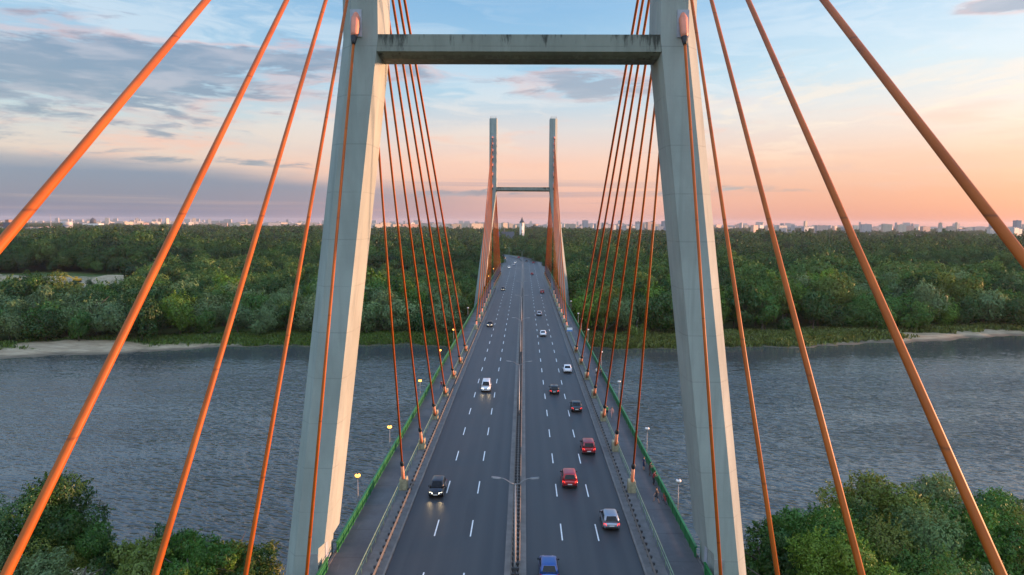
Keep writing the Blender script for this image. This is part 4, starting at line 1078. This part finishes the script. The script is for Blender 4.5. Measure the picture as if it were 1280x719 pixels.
car('sedan', 'white', 147.6, 10.0, False, 'white saloon in the outer right lane beyond the two black cars', False)
car('sedan', 'white', 195.2, 6.1, False, 'white saloon in the middle lane of the right carriageway', False)
car('hatchback', 'silver', 238.8, 6.0, False, 'pale silver car in the middle lane, nearer the far pylon', False)
car('hatchback', 'red', 314.5, 9.0, False, 'red car in the outer right lane passing the far pylon', False)
car('hatchback', 'red', 424.5, 5.6, False, 'small red car beyond the far pylon in the right carriageway', False)
car('hatchback', 'red', 545, 8.2, False, 'red car at the start of the far bend, outer right lane', False)
car('hatchback', 'black', 566, 4.0, False, 'dark car at the start of the far bend, inner right lane', False)
car('suv', 'red', 625, 5.6, False, 'red van farthest away round the bend', False)
car('hatchback', 'dark grey', 640, -5.0, True, 'dark car just beyond the far bend in the left carriageway', False)

# ------------------------------------------------------------------ people on the footways
def skin_body(J, E, mats, zone_of):
    """one continuous body grown from joints (position, radius) and edges, finger tubes fused in"""
    me = bpy.data.meshes.new('person'); keys = list(J); me.from_pydata([J[k][0] for k in keys], [(keys.index(a), keys.index(b)) for a, b in E], [])
    o = bpy.data.objects.new('person', me); col.objects.link(o)
    md = o.modifiers.new('skin', 'SKIN'); sv = me.skin_vertices[0].data
    for i, k in enumerate(keys):
        r = J[k][1]; sv[i].radius = (r, r*.78 if k in ('chest', 'waist', 'pelvis') else r); sv[i].use_root = (k == 'pelvis')
    o.modifiers.new('sub', 'SUBSURF').levels = 2; o.modifiers['sub'].render_levels = 2
    dg = bpy.context.evaluated_depsgraph_get(); new = bpy.data.meshes.new_from_object(o.evaluated_get(dg)); bpy.data.objects.remove(o); return new
def person(x, y, rz, cols, label, pose='stand', hair=(.03,.02,.015), bend=0.):
    rnd = random.Random(x*7+y); H = 1.0
    J = {'pelvis': ((0,0,.95), .145), 'waist': ((0,.01,1.10), .125), 'chest': ((0,.0+bend*.12,1.34), .155), 'neck': ((0,.02+bend*.2,1.50), .055), 'head': ((0,.04+bend*.24,1.60), .085), 'crown': ((0,.05+bend*.26,1.70), .080)}
    E = [('pelvis','waist'),('waist','chest'),('chest','neck'),('neck','head'),('head','crown')]
    hands = []
    for s, n in ((-1,'L'),(1,'R')):
        sw = {'stand': 0, 'walk': .24*s, 'lean': .05}[pose]
        J['hip'+n] = ((s*.10,0,.88), .105); J['knee'+n] = ((s*.11, .04+sw, .49), .065); J['ankle'+n] = ((s*.11, sw*1.5-.03 if pose == 'walk' else -.02, .09), .042); J['toe'+n] = ((s*.12, (sw*1.5 if pose == 'walk' else 0)+.15, .035), .034)
        J['sho'+n] = ((s*.19, .0+bend*.12, 1.42), .062)
        fwd = {'stand': .03, 'walk': -.2*s, 'lean': .38}[pose]; ez = {'stand': 1.14, 'walk': 1.15, 'lean': 1.17}[pose]; hz = {'stand': .90, 'walk': .94, 'lean': 1.22}[pose]
        J['elb'+n] = ((s*.25, fwd*.5, ez), .045); J['wri'+n] = ((s*.24, fwd+.04, hz), .030); J['palm'+n] = ((s*.235, fwd+(.09 if pose == 'lean' else .05), hz-(.0 if pose == 'lean' else .08)), .036)
        E += [('pelvis','hip'+n),('hip'+n,'knee'+n),('knee'+n,'ankle'+n),('ankle'+n,'toe'+n),('chest','sho'+n),('sho'+n,'elb'+n),('elb'+n,'wri'+n),('wri'+n,'palm'+n)]
        hands.append((Vector(J['palm'+n][0]), s))
    me = skin_body(J, E, None, None)
    mats_ = [M['skin'], mat('shirt', cols[0], .8), mat('trousers', cols[1], .8), M['trim']]
    b = MB()
    for pv, s in hands:
        dn = Vector((0,.5,-.85)) if pose != 'lean' else Vector((0,1,-.25))
        for i, (dx, ln) in enumerate(((-.024,.075),(-.008,.085),(.008,.08),(.024,.062))):
            q = pv + Vector((s*.0+dx*.4, dx, 0)) + dn*.02; b.tube([q, q+dn*ln*.5, q+dn*ln*.8+Vector((-s*.02,0,-.01)), q+dn*ln+Vector((-s*.035,0,-.015))], [.011,.010,.009,.006], 5)
        q = pv + Vector((0,.03,.02)); b.tube([q, q+Vector((-s*.02,.035,-.02)), q+Vector((-s*.025,.05,-.05))], [.012,.010,.007], 5)
    hd = Vector(J['head'][0]); b.tube([hd+Vector((0,.085,.03)), hd+Vector((0,.108,-.015)), hd+Vector((0,.085,-.02))], [.008,.016,.008], 5)
    for s in (-1, 1): b.tube([hd+Vector((s*.085,0,.03)), hd+Vector((s*.10,-.01,0)), hd+Vector((s*.085,0,-.03))], [.012,.018,.01], 5)
    bm = bmesh.new(); bm.from_mesh(me); tmp = b.mesh('t', M['skin']); bm.from_mesh(tmp)
    bm.to_mesh(me); bm.free(); me.materials.clear()
    for q in mats_: me.materials.append(q)
    short = cols[2] if len(cols) > 2 else .12; sleeve = 1.22
    for p in me.polygons:
        z = p.center.z; ax_ = abs(p.center.x); p.use_smooth = True
        if z > 1.49: i = 0
        elif ax_ > .205 and z < sleeve: i = 0
        elif pose == 'lean' and p.center.y > .2 and z > 1.0: i = 0
        elif z > .98: i = 1
        elif z > short: i = 2
        elif z > .085: i = 0
        else: i = 3
        p.material_index = i
    o = link_obj('person', me, None, (x, y, .15), rz)
    hb = MB(); cr = Vector(J['crown'][0])
    rg = []
    for k in range(5):
        f = k/4*math.pi*.55; rr = math.sin(f)*.105+.002; zz = cr.z-.02+math.cos(f)*.105
        rg.append([(cr.x+rr*math.cos(q*.5236)*.95, cr.y-.018+rr*math.sin(q*.5236)*1.08, zz) for q in range(12)])
    hb.loft(rg[::-1]); ho = hb.build('hair', mat('hair', hair, .7), o, smooth=True)
    tag(o, label, 'person', 'people on the bridge footways'); return o
navy, redc, dk, wht, pinkc, grn = (.02,.03,.08), (.22,.015,.02), (.018,.018,.022), (.55,.54,.5), (.5,.25,.22), (.02,.25,.07)
person(16.05, 87.3, R(-70), (navy, navy, .5), 'person in a dark top and shorts facing the right railing, first of a close group', 'stand', (.05,.03,.02))
person(16.45, 85.4, R(-95), ((.06,.02,.02), (.08,.05,.04), .12), 'person in dark brown leaning at the right railing beside the group', 'lean', (.03,.02,.015), .5)
person(16.35, 82.2, R(-80), (redc, dk, .12), 'person in a dark red jacket leaning on the right railing', 'lean', (.02,.015,.01), .6)
person(15.75, 76.9, R(60), (dk, dk, .55), 'person in black shorts and top standing next to a red bicycle', 'walk', (.04,.03,.02))
person(14.35, 112.4, R(10), (grn, dk, .12), 'person in a green top walking beside the pedestals on the right footway', 'walk')
person(15.0, 111.4, R(190), (pinkc, pinkc, .5), 'person in pink walking on the right footway next to one in green', 'walk', (.12,.07,.03))
person(15.7, 142.6, R(180), (wht, dk, .5), 'person in a white top walking far off on the right footway', 'walk')
person(16.5, 141.9, R(180), ((.1,.05,.06), dk, .12), 'person in dark clothes by the railing far off on the right footway', 'stand')
person(-14.75, 129.5, R(170), ((.22,.03,.03), (.04,.06,.14), .12), 'person in red top and blue trousers on the left footway', 'walk')
# the bicycle leaning at the right railing
root = empty('bicycle', (16.6, 76.9, .15), R(8)); root.rotation_euler = (0, R(6), R(8)); tag(root, 'red bicycle leaning against the green railing on the right footway', 'bicycle')
M['bikered'] = mat('bicycle_red', (.5,.02,.015), .35)
for yy in (-.53, .53):
    w_ = MB(); ring_ = [(0, yy+.33*math.cos(k*math.pi/12), .34+.33*math.sin(k*math.pi/12)) for k in range(25)]; w_.tube(ring_, .022, 6, cap=False); wo_ = w_.build('wheel', M['tyre'], root)
    s_ = MB()
    for k in range(8): s_.tube([(0,yy,.34),(0,yy+.31*math.cos(k*.785),.34+.31*math.sin(k*.785))], .006, 4)
    s_.build('spoke', M['rim'], wo_)
f_ = MB(); bb_, st_, hd_ = (0,-.08,.30), (0,-.22,.80), (0,.36,.82)
for a_, c_ in ((bb_,st_),(st_,hd_),(bb_,hd_),(bb_,(0,-.53,.34)),(st_,(0,-.53,.34)),(hd_,(0,.53,.34)),(hd_,(0,.33,.98))): f_.tube([a_, c_], .026, 6)
f_.build('frame', M['bikered'], root)
MB().tube([(-.28,.24,1.0),(-.1,.34,.98),(.1,.34,.98),(.28,.24,1.0)], .018, 6).build('handlebar', M['trim'], root)
MB().loft([[(x_*w, y_, .86) for x_, y_ in ((-1,-.36),(1,-.36),(.35,-.1),(-.35,-.1))] for w in (.08,)] + [[(x_*.07, y_, .91) for x_, y_ in ((-1,-.35),(1,-.35),(.35,-.1),(-.35,-.1))]]).build('saddle', M['trim'], root)
# small blue and white board on the pedestal line of the right footway
root = empty('sign', (13.42, 192.6, .13)); tag(root, 'small white board with blue lower edge on posts by the right pedestals', 'sign')
MB().box(-.75,.75,-.03,.03,1.5,2.5).build('board', mat('sign_white', (.7,.72,.74), .4), root); MB().box(-.75,.75,-.036,-.031,1.5,1.85).build('band', mat('sign_blue', (.05,.2,.5), .4), root)
for s in (-.6, .6): MB().tube([(s,.06,0),(s,.06,2.4)], .035, 6).build('post', M['steel'], root)
